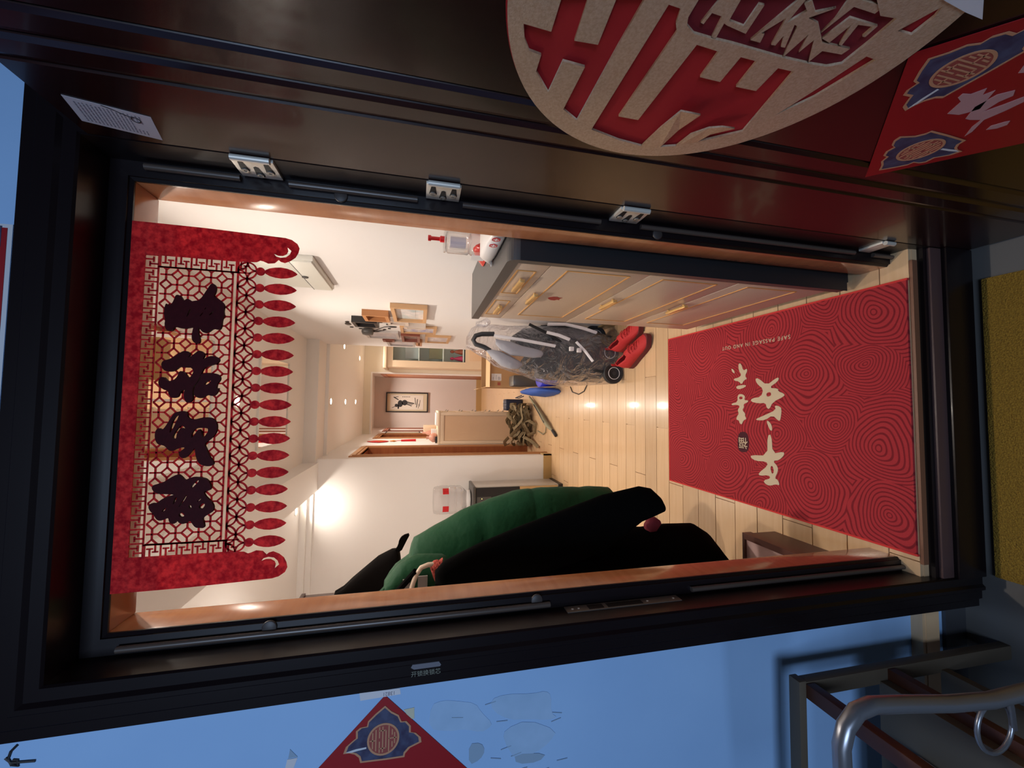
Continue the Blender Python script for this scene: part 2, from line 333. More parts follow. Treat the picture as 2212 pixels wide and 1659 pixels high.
# outlines measured once, in metres
D = {"char1":[[[0.6387,1.8409],[0.6387,1.8348],[0.6349,1.8308],[0.6272,1.8267],[0.6315,1.823],[0.6322,1.8185],[0.6272,1.8136],[0.6294,1.8068],[0.6299,1.7998],[0.6421,1.7933],[0.6563,1.7861],[0.6658,1.781],[0.6653,1.7755],[0.6592,1.772],[0.65,1.7724],[0.6397,1.7767],[0.6375,1.7695],[0.63,1.7597],[0.6229,1.7554],[0.6119,1.7574],[0.6047,1.7555],[0.5936,1.759],[0.5809,1.7593],[0.5735,1.7621],[0.574,1.7685],[0.5756,1.774],[0.567,1.7823],[0.5657,1.79],[0.5717,1.7957],[0.5778,1.7991],[0.5661,1.7997],[0.5538,1.7957],[0.5457,1.7961],[0.5437,1.8014],[0.547,1.807],[0.554,1.8104],[0.5692,1.8095],[0.5773,1.8076],[0.5742,1.8159],[0.5729,1.8242],[0.5734,1.8319],[0.5765,1.8404],[0.5684,1.8423],[0.5662,1.8497],[0.5695,1.8544],[0.5791,1.857],[0.588,1.856],[0.5966,1.8586],[0.6126,1.8586],[0.6216,1.856],[0.6165,1.852],[0.6196,1.8469],[0.6278,1.8435]],[[0.6133,1.8126],[0.6136,1.8153],[0.5962,1.8211],[0.5959,1.8191]],[[0.607,1.7914],[0.605,1.7948],[0.5985,1.7984],[0.5981,1.7969]],[[0.6176,1.788],[0.6129,1.7909],[0.6126,1.7893],[0.6159,1.7875]],[[0.6118,1.7724],[0.6088,1.777],[0.6017,1.783],[0.6014,1.7798]]],"char2":[[[0.5293,1.8233],[0.5287,1.8164],[0.5253,1.8121],[0.5209,1.8115],[0.5154,1.8158],[0.5183,1.8098],[0.5248,1.8032],[0.5299,1.798],[0.5305,1.7934],[0.5263,1.7878],[0.521,1.786],[0.5119,1.7911],[0.5204,1.779],[0.5207,1.7696],[0.5174,1.7616],[0.5112,1.7598],[0.5047,1.7658],[0.5017,1.7759],[0.4969,1.7858],[0.4897,1.7893],[0.4799,1.792],[0.4655,1.7983],[0.4601,1.8027],[0.4495,1.8045],[0.4364,1.8024],[0.4293,1.8059],[0.4275,1.8104],[0.43,1.8151],[0.4388,1.8185],[0.4493,1.8182],[0.4546,1.8162],[0.451,1.8221],[0.4465,1.8256],[0.4386,1.8276],[0.4359,1.835],[0.4384,1.8411],[0.4462,1.8444],[0.4505,1.8454],[0.4521,1.8522],[0.4589,1.8606],[0.4684,1.8622],[0.4755,1.8599],[0.4773,1.8541],[0.474,1.8502],[0.4688,1.8462],[0.4698,1.841],[0.4735,1.8337],[0.4824,1.8295],[0.4886,1.8283],[0.4896,1.8238],[0.4854,1.8175],[0.4758,1.8118],[0.4795,1.8074],[0.4902,1.8032],[0.4971,1.8089],[0.4959,1.818],[0.4983,1.8272],[0.4892,1.8359],[0.4872,1.8448],[0.4887,1.8524],[0.4956,1.8579],[0.5043,1.8587],[0.5097,1.8541],[0.5108,1.8474],[0.5154,1.8401]],[[0.4825,1.7937],[0.4863,1.7853],[0.4875,1.7737],[0.4851,1.7619],[0.479,1.7569],[0.4727,1.7574],[0.4664,1.7619],[0.4592,1.7631],[0.4547,1.7629],[0.4584,1.7584],[0.4503,1.7604],[0.4422,1.7655],[0.4413,1.7702],[0.4438,1.7788],[0.4375,1.7855],[0.4365,1.7917],[0.4408,1.8003],[0.4478,1.8017],[0.4558,1.8009],[0.4647,1.7975],[0.4773,1.7896]],[[0.4723,1.7731],[0.4713,1.7785],[0.4658,1.7844],[0.4623,1.7835],[0.466,1.7767],[0.4697,1.7737]]],"char3":[[[0.4109,1.8243],[0.4119,1.8168],[0.4084,1.8113],[0.4005,1.8102],[0.3962,1.8062],[0.3953,1.797],[0.3989,1.7857],[0.3998,1.7741],[0.3963,1.7647],[0.3874,1.7596],[0.3786,1.7585],[0.368,1.7603],[0.3584,1.7677],[0.3497,1.7782],[0.3444,1.7787],[0.3356,1.7745],[0.3224,1.7693],[0.3117,1.7619],[0.3074,1.7617],[0.304,1.7669],[0.3042,1.7747],[0.307,1.7832],[0.3141,1.7897],[0.3246,1.7932],[0.3359,1.7948],[0.3403,1.7954],[0.3351,1.7997],[0.3274,1.8047],[0.3205,1.8104],[0.3206,1.8165],[0.3259,1.8212],[0.332,1.8215],[0.3354,1.8171],[0.3413,1.8106],[0.3406,1.8204],[0.3372,1.8277],[0.3339,1.8335],[0.3365,1.8396],[0.3426,1.8436],[0.3461,1.849],[0.347,1.8564],[0.3539,1.8611],[0.3634,1.863],[0.3737,1.8621],[0.3788,1.8579],[0.3771,1.8541],[0.3745,1.851],[0.384,1.8448],[0.3969,1.8387],[0.4039,1.8353],[0.4083,1.831]],[[0.4048,1.824],[0.4013,1.8306],[0.3892,1.8361],[0.3719,1.839],[0.3684,1.8381],[0.3762,1.834],[0.3926,1.828]],[[0.3848,1.8194],[0.3787,1.8251],[0.3692,1.8307],[0.3606,1.834],[0.358,1.8317],[0.358,1.8272],[0.3666,1.8268],[0.3735,1.8241],[0.3796,1.8199],[0.377,1.8152],[0.3787,1.8123]],[[0.3787,1.7925],[0.3752,1.7984],[0.3673,1.8019],[0.3578,1.8022],[0.3647,1.7972],[0.3743,1.7923],[0.3765,1.7893],[0.3734,1.7861],[0.3602,1.7832],[0.3593,1.7817],[0.369,1.7751],[0.376,1.7739],[0.3786,1.7763]]],"char4":[[[0.29,1.8214],[0.2864,1.8159],[0.2775,1.8088],[0.2809,1.8044],[0.2841,1.7962],[0.2829,1.7848],[0.2808,1.7747],[0.2746,1.7683],[0.2657,1.7648],[0.2579,1.7645],[0.2564,1.7714],[0.2557,1.7767],[0.247,1.774],[0.2389,1.766],[0.2317,1.7603],[0.2237,1.7576],[0.216,1.7596],[0.2112,1.7663],[0.2072,1.7731],[0.2031,1.7767],[0.1943,1.7733],[0.1848,1.7721],[0.1861,1.7805],[0.1865,1.7874],[0.1954,1.7938],[0.2007,1.7963],[0.1967,1.8029],[0.1946,1.8103],[0.1983,1.8164],[0.2044,1.819],[0.196,1.8216],[0.1964,1.8275],[0.2008,1.8321],[0.2085,1.8332],[0.2046,1.8397],[0.2026,1.8484],[0.2079,1.8545],[0.2174,1.8579],[0.2201,1.8623],[0.227,1.8663],[0.2329,1.8666],[0.2369,1.8624],[0.2357,1.8543],[0.2422,1.8473],[0.247,1.8402],[0.2492,1.8314],[0.2515,1.8248],[0.253,1.8405],[0.2534,1.8508],[0.257,1.8583],[0.264,1.8633],[0.2699,1.8618],[0.2722,1.8561],[0.2736,1.8473],[0.281,1.8373],[0.2867,1.8287]],[[0.2786,1.7861],[0.2753,1.792],[0.2635,1.7999],[0.2633,1.7953],[0.2692,1.791],[0.2751,1.7852]],[[0.2467,1.8205],[0.2464,1.8246],[0.2324,1.8273],[0.2336,1.8255],[0.2403,1.8221]],[[0.2508,1.8061],[0.2449,1.8088],[0.2273,1.8178],[0.2273,1.8163],[0.2414,1.8072],[0.2499,1.8038]],[[0.2278,1.8378],[0.225,1.8421],[0.2197,1.8455],[0.22,1.8419],[0.224,1.8384]],[[0.232,1.7985],[0.2274,1.8013],[0.2222,1.798],[0.2263,1.7948]],[[0.2327,1.7734],[0.2317,1.7802],[0.2267,1.7838],[0.2223,1.7821],[0.2221,1.7775],[0.2279,1.7732]],[[0.2185,1.8121],[0.2124,1.8178],[0.2066,1.8123],[0.2114,1.8054]],[[0.2429,1.78],[0.2371,1.7869],[0.2354,1.7865],[0.2403,1.7806]]],"fu_red":[[[-0.5124,1.2266],[-0.4703,1.2248],[-0.4724,1.2603],[-0.4535,1.254],[-0.4383,1.244],[-0.4355,1.2269],[-0.4096,1.2261],[-0.378,1.1984],[-0.4335,1.1963],[-0.4315,1.1641],[-0.3511,1.1652],[-0.3335,1.1357],[-0.4735,1.1365],[-0.5345,1.1356],[-0.527,1.1666],[-0.4673,1.1617],[-0.4655,1.1928],[-0.5195,1.1976]],[[-0.5336,1.1058],[-0.5327,1.0897],[-0.5153,1.0839],[-0.5065,1.0763],[-0.3577,1.0754],[-0.358,1.0414],[-0.4968,1.0408],[-0.4948,1.0071],[-0.4542,1.0029],[-0.4537,0.9701],[-0.4946,0.9733],[-0.4942,0.9482],[-0.4517,0.942],[-0.4521,0.9084],[-0.4919,0.9116],[-0.4922,0.8869],[-0.3746,0.8603],[-0.3397,0.9065],[-0.3154,0.9434],[-0.3062,0.969],[-0.3008,1.002],[-0.3059,1.0481],[-0.3194,1.1043]],[[-0.5339,0.817],[-0.5328,0.7992],[-0.4626,0.8169],[-0.419,0.8402],[-0.4443,0.834],[-0.4894,0.8247]],[[-0.605,0.8043],[-0.5931,0.798],[-0.57,0.7967],[-0.5701,0.8191]],[[-0.55,1.0769],[-0.5259,1.0747],[-0.5165,1.0696],[-0.5091,1.0545],[-0.5082,1.0303],[-0.5086,1.0006],[-0.5065,0.9247],[-0.5072,0.8767],[-0.509,0.8513],[-0.5172,0.8362],[-0.5507,0.836],[-0.5817,0.8378],[-0.5797,0.8602],[-0.5955,0.8891]]],"fu_gold":[[[-0.2993,1.0021],[-0.3543,0.9985],[-0.4025,0.996],[-0.4024,0.9618],[-0.3572,0.9671],[-0.305,0.9681]],[[-0.3154,0.9434],[-0.3513,0.9401],[-0.3771,0.9261],[-0.3871,0.9097],[-0.3895,0.8886],[-0.3606,0.9099],[-0.3337,0.9155],[-0.3181,0.9396]],[[-0.5541,1.0535],[-0.5226,1.0554],[-0.5219,1.051],[-0.536,1.0508],[-0.5352,1.0364],[-0.5097,1.03],[-0.508,1.0232],[-0.5285,1.0278],[-0.527,1.0227],[-0.5232,0.9926],[-0.5576,0.9996],[-0.5574,1.007],[-0.5309,1.0028],[-0.5327,1.0248],[-0.5566,1.0303]],[[-0.5734,0.9674],[-0.5175,0.9802],[-0.5172,0.9654],[-0.5278,0.9698],[-0.5285,0.9746],[-0.5514,0.9624],[-0.518,0.9496],[-0.5185,0.9438],[-0.5318,0.9454],[-0.5185,0.9353],[-0.5189,0.9294],[-0.5467,0.9453],[-0.5461,0.9405],[-0.5056,0.9194],[-0.5405,0.9176],[-0.5174,0.9061],[-0.5361,0.904],[-0.5085,0.8805],[-0.5261,0.879],[-0.5279,0.85],[-0.5367,0.8481],[-0.5355,0.8904],[-0.5547,0.9199],[-0.5575,0.9374],[-0.5741,0.9178],[-0.5647,0.936],[-0.5752,0.9533],[-0.5695,0.9572],[-0.5638,0.9467],[-0.5458,0.9564],[-0.5736,0.96]],[[-0.5455,0.9048],[-0.5802,0.8997],[-0.5795,0.8681],[-0.5863,0.8677],[-0.5887,0.8712],[-0.5876,0.9155],[-0.5634,0.9061]],[[-0.54,0.896],[-0.5689,0.8907],[-0.5685,0.8482],[-0.5539,0.847],[-0.5538,0.8513],[-0.5667,0.852],[-0.5645,0.8723],[-0.5381,0.8632],[-0.5381,0.8676],[-0.5625,0.8802],[-0.5375,0.8821]]],"fu_tab":[[-0.6114,0.8171],[-0.6222,0.7728],[-0.6053,0.7426],[-0.6069,0.7733]],"fu_c":[-0.537,1.0253,0.2628],"leaf_text":[[[-0.4786,0.577],[-0.5016,0.5892],[-0.5062,0.6037],[-0.5134,0.6066],[-0.5155,0.5941],[-0.5289,0.5868],[-0.5181,0.5753],[-0.5292,0.57],[-0.5153,0.5584],[-0.4982,0.5426],[-0.4874,0.5506],[-0.4814,0.557]],[[-0.4775,0.5356],[-0.4993,0.5555],[-0.5238,0.5562],[-0.5359,0.543],[-0.5281,0.531],[-0.515,0.5345],[-0.4948,0.5296],[-0.5123,0.5203],[-0.5305,0.513],[-0.5238,0.4989],[-0.5044,0.4999],[-0.4828,0.5044],[-0.4582,0.4854],[-0.4472,0.4826],[-0.4668,0.5013],[-0.4817,0.509],[-0.4775,0.5258]],[[-0.4672,0.4697],[-0.4758,0.4748],[-0.4876,0.466],[-0.4911,0.4616],[-0.4836,0.4532],[-0.474,0.4573]],[[-0.5573,0.5816],[-0.5676,0.5917],[-0.5598,0.5752]]],"med_out":[[-0.0197,-0.0005],[-0.0328,-0.0134],[-0.042,-0.0276],[-0.0556,-0.0336],[-0.0565,-0.0435],[-0.067,-0.0523],[-0.0797,-0.0526],[-0.0828,-0.0626],[-0.093,-0.0729],[-0.1031,-0.0746],[-0.1059,-0.066],[-0.1105,-0.0519],[-0.12,-0.0422],[-0.1268,-0.0409],[-0.1259,-0.0046],[-0.1232,0.0445],[-0.1125,0.0475],[-0.1049,0.0558],[-0.1012,0.0652],[-0.1004,0.0772],[-0.0877,0.0723],[-0.0777,0.0592],[-0.0745,0.054],[-0.0608,0.0544],[-0.0552,0.0464],[-0.0546,0.0336],[-0.0452,0.0318],[-0.0323,0.0171]],"med_c":[[-0.0847,0.0013],[-0.0534,0.0021]],"med_slash":[[-0.0984,0.0733],[-0.0951,0.0534],[-0.0944,0.0338],[-0.0978,0.0337],[-0.099,0.0506],[-0.1005,0.0612]],"corner":[-0.1639,-0.031,1.4259],"mat_text":[[[[0.3181,0.4302],[0.3246,0.4117],[0.2486,0.4076],[0.263,0.3579],[0.25,0.3554],[0.2272,0.3788],[0.2206,0.4083],[0.2013,0.3852],[0.1813,0.3857],[0.1536,0.401],[0.1513,0.3865],[0.1305,0.3783],[0.1321,0.3957],[0.1196,0.4258],[0.1247,0.4473],[0.1365,0.4533],[0.1504,0.419],[0.1616,0.4279],[0.1514,0.472],[0.1608,0.4782],[0.1997,0.43],[0.2138,0.4389],[0.2093,0.4902],[0.2192,0.5167],[0.2304,0.513],[0.2379,0.4321]],[[0.1933,0.421],[0.2037,0.4099],[0.1786,0.4022],[0.1667,0.4126]]],[[[0.5493,0.4855],[0.551,0.469],[0.5197,0.4283],[0.5459,0.3853],[0.5475,0.3706],[0.5327,0.3768],[0.5089,0.4193],[0.5047,0.3746],[0.4947,0.3778],[0.4839,0.3494],[0.474,0.3497],[0.4518,0.4025],[0.4234,0.4184],[0.4284,0.4306],[0.4493,0.4363],[0.4466,0.4714],[0.4548,0.5113],[0.4684,0.5041],[0.4732,0.4579],[0.5046,0.4444],[0.5272,0.4761]],[[0.4885,0.4322],[0.4931,0.4106],[0.4776,0.4079],[0.4727,0.4295]],[[0.439,0.3939],[0.4366,0.3735],[0.4267,0.3622],[0.3816,0.3691],[0.3787,0.3778],[0.4006,0.4038],[0.3786,0.4411],[0.377,0.4796],[0.3821,0.4861],[0.3995,0.4406],[0.4213,0.3884]],[[0.3789,0.4349],[0.3743,0.4196],[0.3569,0.4079],[0.3365,0.4084],[0.3434,0.4203]]],[[[0.4836,0.5817],[0.4888,0.5596],[0.4772,0.5385],[0.4605,0.5459],[0.4604,0.5249],[0.4521,0.5251],[0.4438,0.5499],[0.4299,0.5466],[0.4186,0.5576],[0.4022,0.5402],[0.3938,0.5439],[0.3803,0.5337],[0.3741,0.5514],[0.354,0.5626],[0.3619,0.5733],[0.373,0.5767],[0.3753,0.5915],[0.3896,0.5874],[0.4013,0.5761],[0.4181,0.5831],[0.4353,0.5681],[0.4409,0.59],[0.4379,0.6165],[0.4466,0.6164],[0.4523,0.5824]],[[0.4749,0.5745],[0.4775,0.5563],[0.4662,0.5529],[0.4635,0.5711]]],[[[0.5239,0.592],[0.5271,0.5338],[0.5161,0.5376],[0.5064,0.5812]]],[[[0.6202,0.575],[0.6217,0.5603],[0.5866,0.5467],[0.5963,0.5288],[0.5849,0.5255],[0.5637,0.5401],[0.5517,0.5263],[0.5471,0.544],[0.5282,0.5588],[0.543,0.573],[0.5473,0.599],[0.5562,0.6026],[0.5601,0.5726],[0.5705,0.5578],[0.5885,0.572]],[[0.6037,0.6169],[0.5967,0.6017],[0.5788,0.5945],[0.5857,0.6096]]]],"mat_seal":[[0.3194,0.5779],[0.327,0.5489],[0.3147,0.5282],[0.2768,0.5236],[0.2434,0.5298],[0.2357,0.5581],[0.2429,0.5833],[0.2819,0.5876]],"mat_c":[[0.729,0.019,1.0],[0.734,0.414,1.0],[0.731,0.811,1.0],[0.55,0.257,1.0],[0.547,0.658,1.0],[0.318,0.818,1.0],[0.329,0.406,1.0],[0.323,0.014,1.0],[0.16,0.658,1.0],[0.147,0.259,1.0],[0.566,0.072,1.4],[0.526,1.018,1.0],[0.371,0.165,1.3],[0.034,0.477,1.0],[0.11,-0.003,1.0],[0.16,0.945,1.0],[0.895,0.555,1.0],[0.819,0.185,1.2]],"torn":[[[-0.1969,1.3336],[-0.1914,1.3092],[-0.1968,1.2808],[-0.2076,1.2397],[-0.2281,1.2272],[-0.2554,1.2022],[-0.2635,1.2095],[-0.27,1.2265],[-0.2571,1.263],[-0.2563,1.2962],[-0.2448,1.3383]],[[-0.2296,1.2026],[-0.2053,1.2079],[-0.1982,1.1755],[-0.2063,1.1116],[-0.2044,1.0828],[-0.216,1.0696],[-0.2549,1.0693],[-0.2657,1.0546],[-0.2682,1.0771],[-0.2584,1.124],[-0.2543,1.1648]],[[-0.2716,1.1746],[-0.2596,1.124],[-0.2934,1.0558],[-0.3149,1.0715],[-0.3296,1.0976],[-0.3442,1.1486],[-0.2919,1.1794]],[[-0.2887,1.2529],[-0.2909,1.2262],[-0.3087,1.2174],[-0.3252,1.2281],[-0.3324,1.2521]],[[-0.3268,1.1539],[-0.3375,1.0792],[-0.3534,1.0974],[-0.3489,1.1486]]],"tape":[[-0.1983,1.3887],[-0.1969,1.3674],[-0.2191,1.3669],[-0.2185,1.3762]],"scribble":[[[-0.1578,2.0263],[-0.1671,2.0347],[-0.1788,2.0378],[-0.1905,2.032]],[[-0.1765,2.0418],[-0.1856,2.0336],[-0.1886,1.9999]],[[-0.1887,2.0334],[-0.1922,2.023],[-0.1826,2.0248],[-0.1815,2.0313]]],"wallmark":[[[-0.2394,1.6002],[-0.2558,1.5863],[-0.2564,1.6029]],[[-0.2578,1.6045],[-0.2576,1.5862],[-0.2753,1.5923],[-0.2726,1.6073]]],"coat_sleeve":[[-0.0991,1.3118,0.0208],[-0.0901,1.2854,0.0404],[-0.0807,1.2273,0.0578],[-0.0675,1.1783,0.0641],[-0.0417,1.0484,0.081],[-0.0221,0.9567,0.0891],[0.0033,0.8603,0.0922],[0.0326,0.7605,0.0909],[0.06,0.6919,0.0765],[0.0896,0.6216,0.0601],[0.0932,0.5768,0.047],[0.0877,0.5443,0.0224]],"coat_body":[[-0.1725,1.2914,0.0486],[-0.164,1.2152,0.0796],[-0.1605,1.1211,0.0924],[-0.153,0.9741,0.1144],[-0.1506,0.8022,0.1337],[-0.1578,0.6576,0.1408],[-0.1683,0.545,0.1415],[-0.1715,0.4481,0.1478],[-0.1748,0.3281,0.1477],[-0.1899,0.2708,0.1296],[-0.2136,0.2296,0.0923],[-0.2266,0.2131,0.0634]],"green":[[-0.2878,1.4879,0.0279],[-0.2868,1.4691,0.0569],[-0.2877,1.4484,0.0843],[-0.2823,1.3981,0.1123],[-0.2625,1.3898,0.133],[-0.2465,1.3796,0.1413],[-0.2289,1.3214,0.1561],[-0.2114,1.2547,0.1713],[-0.1931,1.1942,0.1867],[-0.1782,1.1325,0.1986],[-0.1678,1.0812,0.2048],[-0.1647,1.0446,0.2115],[-0.161,1.0291,0.2129],[-0.1533,0.9742,0.2202],[-0.1479,0.9125,0.2221],[-0.1464,0.8923,0.2218],[-0.146,0.823,0.2229],[-0.1463,0.7586,0.2228],[-0.1476,0.7376,0.2234],[-0.1457,0.6439,0.2202],[-0.141,0.5786,0.2112],[-0.1296,0.5389,0.1963],[-0.1233,0.5144,0.1648]],"green_hood":[[-0.2209,1.472,0.0296],[-0.2079,1.451,0.0445],[-0.1964,1.4313,0.0581],[-0.1868,1.4051,0.0623],[-0.1783,1.3661,0.0667],[-0.1727,1.3186,0.064],[-0.168,1.2784,0.0532],[-0.1621,1.2622,0.0363]],"jacket":[[-0.4135,1.7113,0.0197],[-0.4147,1.6774,0.0415],[-0.4082,1.6397,0.0715],[-0.3895,1.5825,0.1001],[-0.3715,1.5343,0.1229],[-0.364,1.505,0.1295],[-0.3503,1.4755,0.1301],[-0.3388,1.4559,0.1193],[-0.3369,1.4419,0.1021],[-0.3425,1.4377,0.0766]],"strap_tip":[[-0.2265,0.98,1.4635],[-0.2032,0.98,1.4482],[-0.1791,0.98,1.4448],[-0.1597,0.98,1.4293],[-0.1515,0.98,1.3952],[-0.1931,0.98,1.4164],[-0.2325,0.98,1.4355]],"hanger":[[-0.1579,0.42,1.383],[-0.1342,0.42,1.3764],[-0.1119,0.42,1.3684],[-0.0901,0.42,1.3531],[-0.0831,0.42,1.3316],[-0.0831,0.42,1.3127]],"scarf":[[-0.0924,1.3242,0.0058],[-0.1018,1.3152,0.0261],[-0.1083,1.3064,0.0378],[-0.1039,1.2977,0.0328],[-0.0837,1.2863,0.0175]],"bag":[[0.8365,1.0645,0.0338],[0.854,1.0384,0.0648],[0.8547,0.9941,0.0932],[0.8399,0.9343,0.1115],[0.8159,0.8737,0.1388],[0.8036,0.7821,0.1534],[0.7925,0.689,0.1637],[0.7767,0.5945,0.1817],[0.7638,0.4984,0.1969],[0.7598,0.4009,0.2032],[0.762,0.3018,0.2002],[0.7576,0.1671,0.1897],[0.7486,0.0641,0.1721],[0.7363,0.0015,0.1457],[0.7335,-0.016,0.1074]],"st_loop":[[0.8936,1.68,0.898],[0.8895,1.68,0.9801],[0.8765,1.68,1.0206],[0.8477,1.68,1.0357],[0.8204,1.68,1.0197],[0.8042,1.68,0.9631],[0.7809,1.68,0.9218]],"st_bar1":[[0.8722,1.62,0.9088],[0.8509,1.62,0.7063],[0.8226,1.62,0.4933]],"st_tube":[[0.9635,1.64,0.6695],[0.9067,1.64,0.5371],[0.8294,1.64,0.4018]],"st_bar2":[[0.9708,1.64,0.5404],[0.9778,1.64,0.4158],[0.9585,1.64,0.292],[0.9312,1.64,0.187]],"st_bar3":[[0.9084,1.6,0.5596],[0.8936,1.6,0.4771],[0.8675,1.6,0.4001]],"st_bar4":[[0.8516,1.58,0.3609],[0.7909,1.58,0.2966],[0.7247,1.58,0.242]],"st_joint":[[0.8027,1.58,0.3942],[0.7954,1.58,0.3406]],"st_seat":[[0.7,0.6723,0.0484],[0.7315,0.6059,0.1006],[0.75,0.5044,0.1359],[0.7554,0.4012,0.1519],[0.7626,0.2962,0.1565],[0.7547,0.1895,0.146],[0.7382,0.081,0.1336],[0.73,-0.0293,0.1364],[0.7118,-0.1038,0.1165]],"st_back":[[0.9517,0.552,0.0354],[0.9355,0.4915,0.0582],[0.9172,0.4067,0.0781],[0.9108,0.3034,0.0803],[0.9002,0.2161,0.066],[0.8974,0.1702,0.0381]],"st_mesh1":[[0.84,0.8952,0.0209],[0.8208,0.8586,0.0299],[0.7965,0.7973,0.039],[0.7817,0.7201,0.0393],[0.7727,0.6418,0.0334],[0.7687,0.5881,0.0214],[0.7694,0.5722,0.0092]],"st_mesh2":[[0.7805,0.954,0.0089],[0.7567,0.9145,0.0344],[0.7246,0.8533,0.045],[0.7057,0.7917,0.0422],[0.6954,0.7389,0.0303],[0.6963,0.7108,0.0121]],"st_wheel":[[0.651,1.56,0.0966],[0.699,1.56,0.0965]]}
# ================================================================== the setting: hall
XW, YB, CH, CL = 1.02, 3.16, 2.39, 2.29           # right wall, bulkhead, hall ceiling, corridor ceiling
LEAFX = 0.895
fl = struct('floor', MB().box((-1.5, -0.06, -0.06), (3.0, 8.1, -0.012)), plankm)
def plank(x0, x1, y0, y1):
    g = 0.0017; x0, x1 = max(x0, -1.5), min(x1, XW)
    if x1-x0 < 0.02: return
    bm = MB(); z = R.uniform(-0.0006, 0)
    bm.box((x0+g, y0+g, -0.012), (x1-g, y1-g, z)); o = bm.build('plank', plankm, fl)
for k in range(-1, 26):
    y0 = 0.018+0.1201*k; off = {2: 0.005, 0: 0.306, 1: -0.292}[k % 3]
    for j in range(-2, 2):
        plank(off+0.9*j, off+0.9*(j+1), max(y0, -0.06), y0+0.1201)
far = MB()
for k in range(26, 68):
    y0 = 0.018+0.1201*k; off = {2: 0.005, 0: 0.306, 1: -0.292}[k % 3]
    for j in range(-1, 4):
        a, b = max(off+0.9*j, -0.3), min(off+0.9*(j+1), 3.0)
        if b-a > 0.02: far.box((a+0.0012, y0+0.0012, -0.012), (b-0.0012, y0+0.1189, 0))
o = far.build('far_planks', plankm, fl); o['kind'] = 'stuff'
struct('wall_right', MB().box((XW, 0.07, -0.02), (XW+0.12, 3.45, 2.6)), white)
fw = MB().box((-1.5, -0.03, -0.2), (-0.045, 0.07, 2.6)).box((0.905, -0.03, -0.2), (3.0, 0.07, 2.6)).box((-0.045, -0.03, 1.975), (0.905, 0.07, 2.6))
struct('wall_front', fw, white)
struct('wall_left', MB().box((-1.62, 0.07, -0.02), (-1.5, 3.16, 2.6)), white)
# the wall that faces the entrance, left of the corridor
struct('wall_dispenser', MB().box((-1.5, YB, -0.02), (-0.1, YB+0.12, 2.6)), white)
# corridor wall with three doorways let into it
cw = MB(); ys = [YB+0.12, 3.345, 4.12, 5.42, 6.18, 6.95, 7.70, 8.1]
for i in range(0, 8, 2): cw.box((-0.22, ys[i], -0.02), (-0.1, ys[i+1], 2.6))
for i in (1, 3, 5): cw.box((-0.22, ys[i], 1.955), (-0.1, ys[i+1], 2.6))
cw.box((-0.34, YB+0.12, -0.02), (-0.22, 8.1, 2.6))
struct('wall_corridor', cw, white)
PY = 6.3
pw = MB().box((0.945, PY, -0.02), (3.0, PY+0.1, 2.6)).box((-0.1, PY, 2.167), (0.945, PY+0.1, 2.6))
struct('wall_portal', pw, cream_wall)
pt = MB().box((0.935, PY-0.012, 0), (0.957, PY+0.11, 2.178)).box((-0.1, PY-0.012, 2.156), (0.935, PY+0.11, 2.178))
struct('trim_1', pt, white)
struct('wall_back', MB().box((-0.22, 8.1, -0.02), (3.0, 8.2, 2.6)), mat('blush_paint', (0.70, 0.62, 0.58), 0.6))
struct('wall_alcove', MB().box((0.985, PY+0.1, -0.02), (1.10, 8.1, 2.6)), white)
struct('wall_living', MB().box((3.0, 3.3, -0.02), (3.1, 8.1, 2.6)).box((XW+0.12, 3.33, -0.02), (3.0, 3.45, 2.6)), white)
# ceilings: hall, bulkhead, long beam, corridor
ce = MB().box((-1.5, 0.07, CH+0.01), (XW, YB, CH+0.12)); struct('ceiling', ce, ceilm)
struct('ceiling_beam', MB().box((-0.385, 0.07, 2.268), (-0.13, YB, CH+0.012)), ceilm)
cc = MB().box((-0.1, YB, CL), (3.0, 8.1, CL+0.1)).box((-0.13, YB-0.02, CL), (XW, YB, CH+0.012)); struct('ceiling_corridor', cc, ceilm)
struct('trim_2', MB().box((-0.1, 3.45, CL-0.03), (3.0, 3.53, CL+0.005)), ceilm)
# coves where the left bay meets its ceiling
struct('trim_3', MB().box((-1.5, YB-0.02, 2.30), (-0.385, YB+0.01, CH+0.012)).box((-1.5, YB-0.06, 2.345), (-0.385, YB+0.01, CH+0.012)), ceilm)
# skirtings
struct('baseboard_1', MB().box((-1.5, YB-0.014, 0), (-0.086, YB, 0.085)).box((-0.1, YB-0.014, 0), (-0.086, 3.27, 0.085)), baseb)
struct('baseboard_2', MB().box((-0.1, 8.086, 0), (0.985, 8.1, 0.12)), baseb)
struct('baseboard_3', MB().box((XW-0.012, 0.9, 0), (XW, 3.45, 0.085)), baseb)
